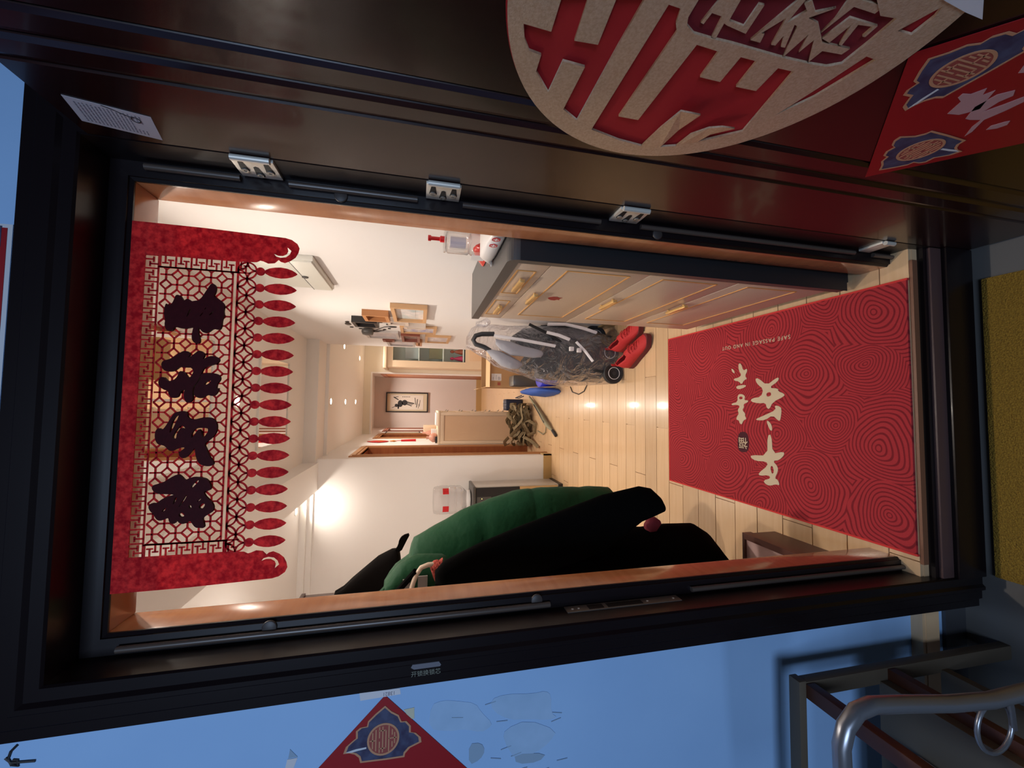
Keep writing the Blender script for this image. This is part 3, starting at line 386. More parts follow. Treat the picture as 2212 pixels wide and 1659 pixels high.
# doorways along the corridor
def corridor_door(n, y0, y1, xs, cm):     # casing of three steps, lining and a shut leaf
    e = empty('door_%d' % n, (xs, (y0+y1)/2, 0), kind='structure')
    for i, (a, d) in enumerate(((0.0, 0.012), (0.028, 0.020), (0.055, 0.012))):
        c = MB(); x1 = xs+d
        c.box((xs-0.02, y0+a, 0), (x1, y0+a+0.028, 2.025-a)); c.box((xs-0.02, y1-a-0.028, 0), (x1, y1-a, 2.025-a))
        c.box((xs-0.02, y0+a+0.028, 2.025-a-0.028), (x1, y1-a-0.028, 2.025-a)); c.build('casing_step', cm, e)
    j = MB(); j.box((xs-0.1, y0+0.078, 0), (xs, y0+0.086, 1.95)).box((xs-0.1, y1-0.086, 0), (xs, y1-0.078, 1.95)).box((xs-0.1, y0+0.078, 1.942), (xs, y1-0.078, 1.955)); j.build('door_lining', doorbrown, e)
    lf = MB().box((xs-0.115, y0+0.086, 0.004), (xs-0.085, y1-0.086, 1.942)).build('door_leaf', doorbrown, e)
    for z0, z1 in ((0.15, 0.85), (1.0, 1.8)): MB().box((xs-0.086, y0+0.19, z0), (xs-0.078, y1-0.19, z1)).build('door_panel', doorbrown, lf, bevel=0.004)
corridor_door(3, 3.267, 4.196, -0.1, casing); corridor_door(4, 5.351, 6.255, -0.1, casing); corridor_door(5, 6.874, 7.787, -0.1, casing_pink)
e = empty('door_6', (0.985, 7.3, 0), kind='structure')
MB().box((0.965, 6.85, 0), (0.985, 6.93, 2.08)).box((0.965, 7.85, 0), (0.985, 7.93, 2.08)).box((0.965, 6.93, 2.0), (0.985, 7.85, 2.08)).build('door_frame', casing_pink, e)
MB().box((0.975, 6.93, 0.004), (0.985, 7.85, 2.0)).build('door_leaf', doorbrown, e)
# ceiling mirrors
for i, (y0, y1) in enumerate(((0.89, 1.40), (2.03, 2.615))):
    t = empty('ceiling_mirror', (0.43, (y0+y1)/2, CH), ('square mirror panel in the hall ceiling behind the red hanging\'s lattice', 'square mirror panel in the hall ceiling seen below the red hanging\'s lattice, between its tassels')[i], 'mirror', 'mirrors set in the hall ceiling')
    MB().box((0.125, y0, CH+0.002), (0.735, y1, CH+0.010)).build('mirror_pane', mirrorm, t)
    f = MB(); f.box((0.113, y0-0.012, CH-0.004), (0.747, y0, CH+0.010)).box((0.113, y1, CH-0.004), (0.747, y1+0.012, CH+0.010)).box((0.113, y0, CH-0.004), (0.125, y1, CH+0.010)).box((0.735, y0, CH-0.004), (0.747, y1, CH+0.010)).build('mirror_frame', lampwhite, t)
    MB().box((0.425, y0, CH-0.002), (0.437, y1, CH+0.002)).build('mirror_joint', lampwhite, t)
# ------------------------------------------------------------------ lamps (each carries its own light)
def downlight(x, y, z, label, power=None, spot=2.5):
    t = empty('ceiling_downlight', (x, y, z), label, 'lamp', 'recessed ceiling downlights')
    MB().lathe([(0.030, 0.0), (0.046, -0.003), (0.046, 0.004), (0.030, 0.004)], (x, y, z), 20).build('lamp_ring', lampwhite, t, smooth=True)
    MB().lathe([(0.029, -0.0015), (0.029, 0.002)], (x, y, z), 18).build('lamp_lens', lampglow, t)
    d = bpy.data.lights.new('downlight_beam', 'AREA'); d.shape = 'DISK'; d.size = 0.055; d.energy = power or LAMP; d.color = LAMPCOL; d.spread = spot
    o = bpy.data.objects.new('downlight_beam', d); COL.objects.link(o); o.location = (x, y, z-0.006); o.parent = t; o.matrix_parent_inverse = parent_inv(t)
for (x, y, z), lb in zip(((0.441, 3.73, CL), (0.439, 4.60, CL), (0.442, 5.45, CL), (1.129, 4.41, CL), (1.124, 5.74, CL)),
        ('glowing downlight nearest the bulkhead, first of the corridor row of three', 'glowing downlight in the middle of the corridor row of three', 'glowing downlight farthest down the corridor row of three', 'glowing downlight near the right wall\'s end, above the photo wall', 'glowing downlight above the cream display cabinet')):
    downlight(x, y, z, lb, 4.5 if x > 1 else None)
downlight(-0.524, 3.0, CH+0.01, 'glowing downlight above the wall with the water dispenser', 2.8)
downlight(0.43, 1.72, CH+0.01, 'hall downlight between the two ceiling mirrors', 10.0)
downlight(0.43, 0.55, CH+0.01, 'hall downlight nearest the entrance, behind the red hanging', 8.0)
downlight(-0.8, 1.3, CH+0.01, 'downlight over the coat stand in the left bay', 8.0)
downlight(0.43, 7.25, CL, 'downlight in the far alcove behind the portal header', 16.0)
def globe(x, y, z, r, e_, label):      # unseen fill light added to brighten the ceilings, built as a stemmed ball
    t = empty('fill_globe', (x, y, z), label, 'lamp')
    gm = mat('fill_globe_glow', (1, 1, 1), 0.5, emit=((1.0, 0.90, 0.80), e_))
    MB().lathe([(r*math.sin(PI*q/12), -r*math.cos(PI*q/12)) for q in range(1, 12)], (x, y, z), 20).build('globe', gm, t, smooth=True)
    MB().tube([(x, y, z+r*0.9), (x, y, CH+0.005)], 0.008, 8).build('stem', lampwhite, t)
globe(0.43, 0.42, 2.27, 0.065, 13.0, 'added fill-light globe just inside the entrance, hidden above the door head')
globe(-1.05, 1.5, 2.20, 0.08, 36.0, 'added fill-light globe out of view in the left bay')
globe(2.1, 4.9, 2.05, 0.10, 18.0, 'added fill-light globe out of view in the living area right of the corridor')
# ================================================================== entrance: frame, lining, leaf
fr = empty('door_1', (0.43, -0.05, 0), kind='structure')
PROF = [(0.0, 0.0), (0.0, -0.004), (0.006, -0.008), (0.006, -0.012), (0.035, -0.014), (0.035, -0.084), (0.038, -0.088), (0.058, -0.088), (0.064, -0.094), (0.072, -0.094), (0.078, -0.086), (0.098, -0.086), (0.104, -0.079), (0.122, -0.079), (0.127, -0.066), (0.130, -0.050), (0.132, -0.030), (0.132, -0.0)]
ZT = 1.924
def jamb(sgn, x0):      # swept profile up one side, mitred at the top corner
    s = MB(); n = len(PROF); zb = -0.185
    lo = [(x0+sgn*o_, y, zb) for o_, y in PROF]; hi = [(x0+sgn*o_, y, ZT+o_) for o_, y in PROF]
    s.add(lo+hi, [(i, i+1, n+i+1, n+i) for i in range(n-1)]+[(n-1, 0, n, 2*n-1), tuple(range(n))[::-1], tuple(range(n, 2*n))]); return s
jamb(-1, 0.0).build('jamb', black_frame, fr); jamb(1, 0.86).build('jamb', black_frame, fr)
hd = MB(); n = len(PROF); a = [(-o_, y, ZT+o_) for o_, y in PROF]; b = [(0.86+o_, y, ZT+o_) for o_, y in PROF]
hd.add(a+b, [(i, i+1, n+i+1, n+i) for i in range(n-1)]+[(n-1, 0, n, 2*n-1), tuple(range(n))[::-1], tuple(range(n, 2*n))]); hd.build('head', black_frame, fr)
# threshold: floor nosing, groove, raised ledge, outer lip
th = empty('threshold', (0.43, -0.1, 0)); th.parent = fr; th.matrix_parent_inverse = parent_inv(fr)
sillm = mat('sill_steel', (0.085, 0.045, 0.042), 0.45)
box('floor_nosing', (0.0, -0.068, -0.018), (0.86, -0.060, 0.0005), mat('nosing_bronze', (0.20, 0.085, 0.045), 0.5), th)
box('groove_bed', (-0.035, -0.075, -0.16), (0.895, -0.060, -0.030), black_frame, th)
box('sill_ledge', (-0.035, -0.084, -0.16), (0.895, -0.072, -0.044), sillm, th, bevel=0.003)
MB().box((-0.035, -0.098, -0.185), (0.895, -0.084, -0.083)).build('outer_lip', black_frame, th, bevel=0.003)
# rubber gaskets in the corner of the rebate, cut away round the hinges
def gask(x, segs):
    for z0, z1 in segs: MB().tube([(x, -0.018, z0), (x, -0.018, z1)], 0.0065, 8).build('gasket', gasket, fr, smooth=True)
gask(0.884, ((-0.04, 0.075), (0.145, 0.835), (0.945, 1.285), (1.385, 1.645), (1.735, 1.90)))
gask(-0.024, ((-0.04, 0.70), (1.07, 1.90)))
for x, y, z in ((0.874, -0.020, 1.545), (0.872, -0.020, 0.785), (-0.014, -0.020, 1.10), (-0.014, -0.020, 1.65)):
    MB().lathe([(0.0135, 0), (0.0135, -0.0025), (0.012, -0.0035)], (x, y+0.007, z), 18, 'y').build('rubber_plug', plugm, fr, smooth=True)
# hinges
for i, (z0, z1) in enumerate(((1.656, 1.731), (1.294, 1.367), (0.848, 0.923), (0.09, 0.13))):
    h = MB().box((0.889, -0.0815, z0), (0.896, -0.0195, z1)).build('hinge_plate', steel, fr, bevel=0.001)
    MB().tube([(0.8885, -0.086, z0+0.004), (0.8885, -0.086, z1-0.004)], 0.006, 12).build('hinge_knuckle', steel, h, smooth=True)
    if i == 3: continue
    for k, (fz, fy) in enumerate(((0.20, -0.066), (0.5, -0.052), (0.80, -0.066))):
        zc = z0+(z1-z0)*fz; hole = MB()
        pts = [(fy+0.020+0.008*math.cos(t), zc+0.008*math.sin(t)) for t in [PI*(-0.62+1.24*q/10) for q in range(11)]]+[(fy-0.006, zc+0.0045), (fy-0.009, zc), (fy-0.006, zc-0.0045)]
        hole.prism(pts, lambda a, b, t: (t, a, b), 0.8884, 0.8889); hole.build('slot', darkhole, h)
        MB().lathe([(0.0062, 0), (0.0062, -0.003), (0.003, -0.003), (0.003, -0.001)], (0.8886, fy+0.020, zc), 14, 'x').build('bolt_head', steel_dark, h)
# strike plate on the lock side
sp = MB().box((-0.036, -0.022, 0.745), (-0.0335, 0.004, 1.036)).build('strike_plate', steel_dark, fr)
sp.location.y -= 0.022
for z0, z1 in ((0.945, 0.982), (0.845, 0.935)): MB().box((-0.0336, -0.040, z0), (-0.0330, -0.023, z1)).build('strike_slot', darkhole, sp)
for z in (1.02, 1.005, 0.83, 0.76): MB().lathe([(0.003, 0), (0.002, 0.0012)], (-0.0335, -0.031, z), 10, 'x').build('screw_head', steel, sp)
# cherry lining boards behind the steel
ln = empty('lining', (0.43, 0.04, 0)); ln.parent = fr; ln.matrix_parent_inverse = parent_inv(fr)
MB().box((0.86, 0.0, -0.012), (0.905, 0.0737, ZT+0.03)).build('lining_board', lining, ln, bevel=0.002)
MB().box((-0.045, 0.0, -0.012), (0.0, 0.0737, ZT+0.03)).build('lining_board', lining, ln, bevel=0.002)
MB().box((0.0, 0.0, ZT), (0.86, 0.0737, ZT+0.045)).build('lining_board', lining, ln, bevel=0.002)
# the open leaf, hinged on the right and standing square to the wall
lf = empty('door_2', (LEAFX, -0.09, -0.17), kind='structure')
pr = [(-0.0885, 0.0), (-0.248, 0.0), (-0.2505, 0.0035), (-0.253, 0.002), (-0.262, -0.001), (-0.288, -0.001), (-0.2965, 0.002), (-0.299, 0.0055), (-0.3015, 0.002), (-0.310, -0.001), (-0.338, -0.001), (-0.346, 0.002), (-0.3485, 0.0055), (-0.351, 0.0015), (-0.72, 0.0015), (-0.725, 0.0035), (-0.728, 0.0), (-0.99, 0.0)]
s = MB(); n = len(pr); lo = [(LEAFX+d, y, -0.178) for y, d in pr]+[(LEAFX+0.07, -0.99, -0.178), (LEAFX+0.07, -0.0885, -0.178)]; n2 = len(lo)
s.add(lo+[(x, y, 1.946) for x, y, z in lo], [(i, (i+1) % n2, n2+(i+1) % n2, n2+i) for i in range(n2)]+[tuple(range(n2))[::-1], tuple(range(n2, 2*n2))])
s.build('leaf_panel', leafm, lf)
MB().box((LEAFX+0.015, -0.0886, -0.17), (LEAFX+0.055, -0.0866, 1.94)).build('leaf_edge_strip', gasket, lf)
MB().box((LEAFX-0.012, -0.965, 0.88), (LEAFX+0.0005, -0.915, 1.12)).build('lock_plate', steel_dark, lf, bevel=0.003)
# ================================================================== landing
struct('wall_landing', MB().box((-3.2, -0.0305, -0.125), (-0.13, -0.0300, 2.9)).box((-0.13, -0.0305, 2.05), (0.99, -0.0300, 2.9)).box((0.99, -0.0305, -0.125), (3.0, -0.0300, 2.9)), bluewall)
struct('baseboard_4', MB().box((-3.2, -0.040, -0.20), (-0.132, -0.0306, -0.120)), skirtm)
lfm = MB()
struct('floor_landing', MB().box((-3.2, -3.2, -0.26), (3.0, -0.03, -0.20)), stone)
# golden doormat outside
t = MB().box((-0.03, -1.25, -0.20), (0.805, -0.112, -0.188)).build('outer_doormat', matgold, None, bevel=0.003)
tag(t, 'dark golden coir doormat on the landing outside the threshold', 'doormat')
# ================================================================== red felt hanging in the doorway
ch_ = empty('door_hanging', (0.43, -0.002, ZT), 'red felt door hanging with cut-out lattice, four dark characters and a row of tassels', 'door hanging')
Y0 = -0.0035; mwY = onY(Y0)
PR = [(0.7805, 1.9235), (0.7795, 1.80), (0.7745, 1.652), (0.7715, 1.640), (0.764, 1.629), (0.755, 1.625), (0.745, 1.627), (0.735, 1.632), (0.727, 1.641), (0.7215, 1.652), (0.7235, 1.660), (0.727, 1.664), (0.7195, 1.671), (0.7175, 1.683), (0.7215, 1.693), (0.7225, 1.698), (0.7185, 1.705), (0.7165, 1.74), (0.7165, 1.899)]
PL = [(0.8515-x, z) for x, z in PR][::-1]
moon = [(0.748, 1.640), (0.740, 1.643), (0.7335, 1.650), (0.7315, 1.660), (0.7335, 1.6685), (0.739, 1.673), (0.736, 1.665), (0.7365, 1.656), (0.741, 1.649), (0.747, 1.6465), (0.755, 1.648)]
moonR = [(x, z) for x, z in moon]; moonL = [(0.8515-x, z) for x, z in moon]
flat('header_panel', [[(0.071, 1.9235), (0.7805, 1.9235), (0.7805, 1.8985), (0.071, 1.8985)]], mwY, 0.002, felt, ch_)
flat('side_panel', [PR[1:]+[(0.7165, 1.8985), (0.7805, 1.8985)], moonR], mwY, 0.002, felt, ch_)
flat('side_panel', [PL[:-1]+[(0.071, 1.8985), (0.135, 1.8985)], moonL], mwY, 0.002, felt, ch_)
N = (0, -1, 0)
def B(m, a, b, w=0.0032, t=0.0018): m.bar((a[0], Y0, a[1]), (b[0], Y0, b[1]), w, t, N)
# fret border: pitch P along, from the panel edge inwards
fb = MB(); Pch = 0.0265; Wd = 0.0225
def fret(o, d, c):   # one unit: o origin, d along, c across
    def q(u, v): return (o[0]+d[0]*u*Pch+c[0]*v*Wd, o[1]+d[1]*u*Pch+c[1]*v*Wd)
    for (a, b) in (((0, 0), (0, 1)), ((0.32, 0), (0.32, 0.62)), ((0.12, 0.62), (0.52, 0.62)), ((0.66, 1), (0.66, 0.36)), ((0.48, 0.36), (0.86, 0.36)), ((0, 1), (1, 1))): B(fb, q(*a), q(*b), 0.0027)
for k in range(6): fret((0.7165, 1.8735-k*Pch), (0, -1), (-1, 0)); fret((0.135, 1.8735-k*Pch), (0, -1), (1, 0))
for k in range(22): fret((0.7165-k*Pch, 1.8985), (-1, 0), (0, -1))
B(fb, (0.7165, 1.7375), (0.135, 1.7375), 0.0036); B(fb, (0.694, 1.7465), (0.157, 1.7465), 0.003); B(fb, (0.694, 1.876), (0.694, 1.7375)); B(fb, (0.157, 1.876), (0.157, 1.7375))
fb.build('fret_border', felt, ch_)
lt = MB(); S = 0.01935; x0, x1, z0, z1 = 0.157, 0.694, 1.7465, 1.876
def clipB(a, b):
    # keep the part of the bar inside the lattice field
    t0, t1 = 0.0, 1.0; dx, dz = b[0]-a[0], b[1]-a[1]
    for p_, q_ in ((-dx, a[0]-x0), (dx, x1-a[0]), (-dz, a[1]-z0), (dz, z1-a[1])):
        if abs(p_) < 1e-9:
            if q_ < -1e-6: return
        else:
            r_ = q_/p_
            if p_ < 0: t0 = max(t0, r_)
            else: t1 = min(t1, r_)
    if t1-t0 > 0.08: B(lt, (a[0]+dx*t0, a[1]+dz*t0), (a[0]+dx*t1, a[1]+dz*t1), 0.0031)
for i in range(-29, 3):
    for j in range(-5, 4):
        cx, cz = 0.6795+S*i, 1.8045+S*j
        if (i+j) % 2 == 0:
            h = S/2; v = [(cx-h, cz), (cx, cz+h), (cx+h, cz), (cx, cz-h)]
            for k in range(4): clipB(v[k], v[(k+1) % 4])
        else:
            clipB((cx-S/2, cz), (cx+S/2, cz)); clipB((cx, cz-S/2), (cx, cz+S/2))
lt.build('lattice', felt, ch_)
PT = 0.0343
for k in range(17):
    cx = 0.6995-PT*k; cz = 1.7205; r = 0.0168
    m = MB()
    def arc(ox, oz, a0, a1, rr, n_=8):
        for q in range(n_):
            u, v = a0+(a1-a0)*q/n_, a0+(a1-a0)*(q+1)/n_
            B(m, (ox+rr*math.cos(u), oz+rr*math.sin(u)), (ox+rr*math.cos(v), oz+rr*math.sin(v)), 0.0032)
    arc(cx, cz, 0, 2*PI, r, 24)
    for sx, sz in ((1, 1), (-1, 1), (-1, -1), (1, -1)):
        a0 = math.atan2(-sz, -sx); arc(cx+sx*r, cz+sz*r, a0-PI/4, a0+PI/4, r, 8)
    m.build('coin_ring', felt, ch_)
    prof = [(math.cos(PI*q/8)*0.0085, math.sin(PI*q/8)*0.0085) for q in range(17)]
    ball = [(cx+0.0085*math.sin(2*PI*q/20), 1.6965+0.0085*math.cos(2*PI*q/20)) for q in range(20)]
    zt, zb = 1.690, 1.627+0.0002*k
    leafp = [(0.0, 0.0), (0.004, 0.05), (0.0078, 0.16), (0.0105, 0.33), (0.0115, 0.50), (0.0102, 0.68), (0.007, 0.84), (0.003, 0.95)]
    L_ = [(cx+a, zt-(zt-zb)*b) for a, b in leafp]+[(cx, zb)]+[(cx-a, zt-(zt-zb)*b) for a, b in leafp[::-1][:-1]]
    t = flat('tassel', [L_], mwY, 0.002, felt, ch_)
    flat('bead', [ball], mwY, 0.0022, felt, t)
for k in range(4):
    flat('character', D['char%d' % (k+1)], onY(-0.0085), 0.006, feltdark, ch_, sm=2)
# ================================================================== round ornament and papers on the leaf
fu = empty('round_ornament', (0.89, D['fu_c'][0], D['fu_c'][1]), 'round champagne glitter and red felt blessing ornament on the open door leaf', 'ornament')
cy_, cz_, cr_ = D['fu_c']
disc = [(cy_+cr_*math.cos(2*PI*q/96), cz_+cr_*math.sin(2*PI*q/96)) for q in range(96)]
disc2 = [(cy_+(cr_+0.002)*math.cos(2*PI*q/96), cz_+(cr_+0.002)*math.sin(2*PI*q/96)) for q in range(96)]
flat('felt_backing', [disc2], onX(0.8935), 0.0025, feltred2, fu)
flat('glitter_layer', [disc]+D['fu_red'], onX(0.889), 0.0036, gold, fu)
flat('oval_felt', [D['fu_red'][4]], onX(0.8915), 0.0012, feltdeep, fu)
for i, p in enumerate(D['fu_gold']):
    g = flat('raised_strip' if i < 2 else 'glitter_glyph', [p], onX(0.8885 if i < 2 else 0.8895), 0.003, gold, fu)
    if i < 2:      # the two loose strips curl away from the felt at their free ends
        zs = [v.co.z for v in g.data.vertices]; ym = max(v.co.y for v in g.data.vertices); yn = min(v.co.y for v in g.data.vertices)
        for v in g.data.vertices: v.co.x -= 0.010*((ym-v.co.y)/(ym-yn))**2
flat('paper_tab', [D['fu_tab']], onX(0.886), 0.001, paperw, fu)
# square papers set on their corners, with a medallion in each visible corner
def med(parent, corner, right, up, nrm, rot):
    mwm = basis(corner, right, up, nrm) @ Matrix.Rotation(rot, 4, 'Z')
    def lift(h): return mwm @ Matrix.Translation((0, 0, h))
    out = [tuple(p) for p in D['med_out']]; cx = sum(p[0] for p in out)/len(out); cz = sum(p[1] for p in out)/len(out)
    inn = [(cx+(a-cx)*0.93, cz+(b-cz)*0.93) for a, b in out]
    t = flat('medallion', [out, inn], lift(0.0008), 0.0004, goldprint, parent)
    flat('medallion_ground', [inn], lift(0.0006), 0.0003, blueprint, t)
    c, e_ = D['med_c']; r = math.hypot(c[0]-e_[0], c[1]-e_[1])
    circ = lambda k: [(c[0]+r*k*math.cos(2*PI*q/36), c[1]+r*k*math.sin(2*PI*q/36)) for q in range(36)]
    flat('seal_ground', [circ(0.9)], lift(0.0009), 0.0003, redgold, t)
    flat('seal_ring', [circ(1.0), circ(0.88)], lift(0.0011), 0.0004, goldprint, t)
    sb = MB()
    for (u0, v0, u1, v1) in ((0, .84, 0, .5), (-.5, .66, .5, .66), (-.66, .46, .66, .46), (-.8, .24, -.1, .24), (.1, .24, .8, .24), (-.8, .04, .8, .04), (-.55, -.16, .55, -.16), (-.8, -.34, .8, -.34), (0, -.34, 0, -.84), (-.55, -.55, -.2, -.55), (.2, -.55, .55, -.55), (-.55, .24, -.55, -.16), (.55, .24, .55, -.16), (-.35, -.7, .35, -.7)):
        p = mwm @ Vector((c[0]+u0*r, c[1]+v0*r, 0.0012)); q = mwm @ Vector((c[0]+u1*r, c[1]+v1*r, 0.0012)); sb.bar(p, q, r*0.07, 0.0004, nrm)
    sb.build('seal_strokes', goldprint, t)
    flat('cloud_streak', [D['med_slash']], lift(0.0010), 0.0003, whiteprint, t)
    rb = MB(); a_ = mwm @ Vector((c[0]-r*1.25, c[1]-r*0.5, 0.0009)); b_ = mwm @ Vector((c[0]-r*0.1, c[1]+r*1.9, 0.0009))
sd = 0.325; hd_ = sd/math.sqrt(2)
lp = empty('diamond_paper', (0.8935, -0.313-hd_, 0.512), 'red square paper on its corner, pasted to the open door leaf under the round ornament', 'festival paper', 'red square festival papers')
c0 = (-0.313, 0.512)
sq = [(c0[0], c0[1]), (c0[0]-hd_+0.006, c0[1]+hd_-0.006), (c0[0]-hd_-0.006, c0[1]+hd_-0.006), (c0[0]-2*hd_, c0[1]), (c0[0]-hd_, c0[1]-hd_)]
sq = [(-0.313, 0.512), (-0.539, 0.753), (-0.549, 0.753), (-0.77, 0.520), (-0.545, 0.272)]
flat('red_sheet', [sq], onX(0.8940), 0.0008, redpaper, lp)
for p in D['leaf_text']: flat('brush_stroke', [p], onX(0.8933), 0.0005, pinkprint, lp)
med(lp, (0.8938, -0.318, 0.512), (0, -1, 0), (0, 0, 1), (-1, 0, 0), PI)
med(lp, (0.8938, -0.545, 0.748), (0, -1, 0), (0, 0, 1), (-1, 0, 0), PI/2)
wp = empty('diamond_paper', (-0.4, -0.031, 1.42), 'red square paper on its corner, pasted to the blue-lit landing wall beside the frame', 'festival paper', 'red square festival papers')
k0 = D['corner']; sd2 = 0.33/math.sqrt(2)
flat('red_sheet', [[(k0[0], k0[2]), (k0[0]-sd2, k0[2]+sd2*1.02), (k0[0]-2*sd2, k0[2]), (k0[0]-sd2, k0[2]-sd2*0.98)]], onY(-0.0315), 0.0008, redpaper, wp)
med(wp, (k0[0], -0.0318, k0[2]), (1, 0, 0), (0, 0, 1), (0, -1, 0), 0)
# red lintel paper above the frame
lb = empty('lintel_paper', (0.5, -0.033, 2.16), 'red lintel paper with white edge on the wall above the door frame', 'festival paper')
flat('red_sheet', [[(0.12, 2.085), (0.742, 2.085), (0.742, 2.25), (0.12, 2.25)]], onY(-0.0315), 0.0006, whiteprint, lb)
flat('red_print', [[(0.13, 2.092), (0.735, 2.092), (0.735, 2.243), (0.13, 2.243)]], onY(-0.0322), 0.0005, redpaper, lb)
flat('corner_motif', [[(0.70, 2.10), (0.738, 2.10), (0.738, 2.16), (0.725, 2.135)]], onY(-0.0327), 0.0004, blueprint, lb)
# inspection label on the leaf
il = empty('inspection_label', (0.894, -0.145, 1.87), 'small white printed inspection label on the door leaf\'s top corner, with a pen-drawn loop', 'label')
mwl = basis((0.8942, -0.145, 1.87), (0, -1, 0), (0, 0, 1), (-1, 0, 0))
lab = [(0.044, 0.043), (-0.018, 0.058), (-0.044, -0.043), (0.020, -0.060)]
flat('label_sheet', [lab], mwl, 0.0004, paperw, il)
tx = MB(); rr = random.Random(3)
def LP(u, v): # u across 0..1, v down 0..1
    a = Vector(lab[1]).lerp(Vector(lab[0]), u); b = Vector(lab[2]).lerp(Vector(lab[3]), u); p = a.lerp(b, v); return mwl @ Vector((p.x, p.y, 0.0004))
for i in range(17):
    v = 0.10+0.046*i; u = 0.1
    while u < 0.85:
        du = rr.uniform(0.03, 0.10)
        if not (v > 0.7 and 0.25 < u < 0.55): tx.bar(LP(u, v), LP(min(u+du, 0.88), v), 0.0017, 0.0003, (-1, 0, 0))
        u += du+rr.uniform(0.015, 0.03)
tx.build('printed_lines', inkgrey, il)
lo_ = [LP(0.98, 0.42), LP(0.93, 0.52), LP(0.84, 0.62), LP(0.78, 0.70)]+[LP(0.70+0.10*math.cos(t), 0.775+0.055*math.sin(t)) for t in [PI*0.1-2*PI*q/14 for q in range(15)]]
MB().tube(lo_, 0.0007, 6).build('pen_loop', ink, il)
# small white sticker and scraped notice on the left jamb
st = empty('jamb_sticker', (-0.128, -0.075, 1.43), 'narrow white sticker with digits on the left jamb beside the red paper', 'sticker')
flat('sticker_sheet', [[(-0.1215, 1.396), (-0.1205, 1.470), (-0.1345, 1.468), (-0.1330, 1.394)]], onY(-0.0805), 0.0006, paperw, st)
flat('digits', [], basis((-0.1285, -0.0812, 1.416), (0, 0, 1), (-1, 0, 0), (0, -1, 0)), 0.0003, inkgrey, st, text='13821', size=0.0095)
sn = empty('scraped_notice', (-0.09, -0.09, 1.35), 'half scraped-off grey notice with a line of print on the left jamb', 'notice')
flat('old_glue', [[(-0.083, 1.318), (-0.077, 1.322), (-0.075, 1.372), (-0.082, 1.376), (-0.086, 1.37), (-0.086, 1.32)]], onY(-0.0872), 0.0005, mat('glue_rest', (0.14, 0.14, 0.17), 0.7), sn)
flat('print_line', [], basis((-0.0955, -0.0872, 1.347), (0, 0, -1), (1, 0, 0), (0, -1, 0)), 0.0003, mat('dim_print', (0.20, 0.21, 0.17), 0.7), sn, text='开锁换锁芯', size=0.0115)
# landing wall: torn paper, old tape, scribble
tp = empty('torn_paper', (-0.3, -0.031, 1.2), 'greyish rests of a torn-off poster on the landing wall', 'torn paper')
for i, p in enumerate(D['torn']): flat('paper_rest', [p], onY(-0.0310-0.0001*i), 0.0004, torn if i < 3 else torn2, tp, sm=1)
flat('old_tape', [D['tape']], onY(-0.0311), 0.0004, yellowtape, tp)
cr = MB()
for i in range(16):
    x = R.uniform(-0.42, -0.18); z = R.uniform(1.03, 1.30); a = R.uniform(-0.5, 0.5)
    cr.bar((x, -0.0316, z), (x+0.012*math.sin(a), -0.0316, z+0.025*math.cos(a)), 0.0016, 0.0003, N)
cr.build('torn_edges', torn2, tp)
sb = MB()
for p in D['scribble']: sb.tube([(a, -0.0315, b) for a, b in p], 0.0022, 6)
o = sb.build('pen_scribble', ink); tag(o, 'black pen scribble on the landing wall above the red paper', 'scribble')
wm = empty('wall_chip', (-0.3, -0.031, 1.6), 'small chipped patch of plaster on the landing wall by the red paper', 'wall damage')
for i, p in enumerate(D['wallmark']): flat('chip', [p], onY(-0.0311), 0.0005, (torn2, paperw)[i], wm)
# ================================================================== weathered rack and steel trolley handle on the landing
rk = empty('wooden_rack', (-0.4, -0.25, -0.2), 'weathered wooden rack with shelves against the landing wall', 'rack')
for x, y in ((-0.222, -0.12), (-0.222, -0.42), (-0.62, -0.12), (-0.62, -0.42)):
    MB().box((x-0.018, y-0.012, -0.20), (x+0.018, y+0.012, 0.485)).build('post', rackpale, rk, bevel=0.002)
for y in (-0.12, -0.42): MB().box((-0.64, y-0.014, 0.485), (-0.20, y+0.014, 0.505)).build('rail', rackpale, rk, bevel=0.002)
for x in (-0.222, -0.62): MB().box((x-0.016, -0.408, 0.462), (x+0.016, -0.132, 0.486)).build('side_rail', rackred, rk, bevel=0.002)
MB().box((-0.61, -0.41, 0.235), (-0.232, -0.13, 0.262)).build('shelf_board', rackpale, rk)
MB().box((-0.61, -0.41, 0.035), (-0.232, -0.13, 0.058)).build('shelf_board', rackpale, rk)
MB().box((-0.24, -0.408, 0.215), (-0.206, -0.132, 0.237)).build('side_rail', rackred, rk)
o = MB().box((-0.44, -0.30, 0.263), (-0.34, -0.20, 0.30)).build('crumpled_bag', paperw, None, bevel=0.012); tag(o, 'crumpled pale bag lying on the wooden rack\'s shelf', 'bag')
hh = empty('trolley_handle', (-0.15, -0.3, 0.3), 'grey steel tube handle of a hand trolley in front of the wooden rack', 'trolley')
yt = -0.40
pth = [(-0.42, yt, 0.70), (-0.20, yt, 0.718), (-0.124, yt, 0.721), (-0.092, yt, 0.722), (-0.064, yt, 0.712), (-0.045, yt, 0.690), (-0.040, yt, 0.660), (-0.048, yt, 0.594), (-0.063, yt, 0.492), (-0.072, yt, 0.394), (-0.070, yt, 0.309), (-0.068, yt, 0.20), (-0.068, yt, -0.05)]
MB().tube(pth, 0.0125, 16).build('handle_tube', tube_steel, hh, smooth=True)
MB().tube([(-0.072, yt, 0.35), (-0.10, yt+0.01, 0.325), (-0.16, yt+0.03, 0.28)], 0.005, 10).build('brace_tube', tube_steel, hh, smooth=True)
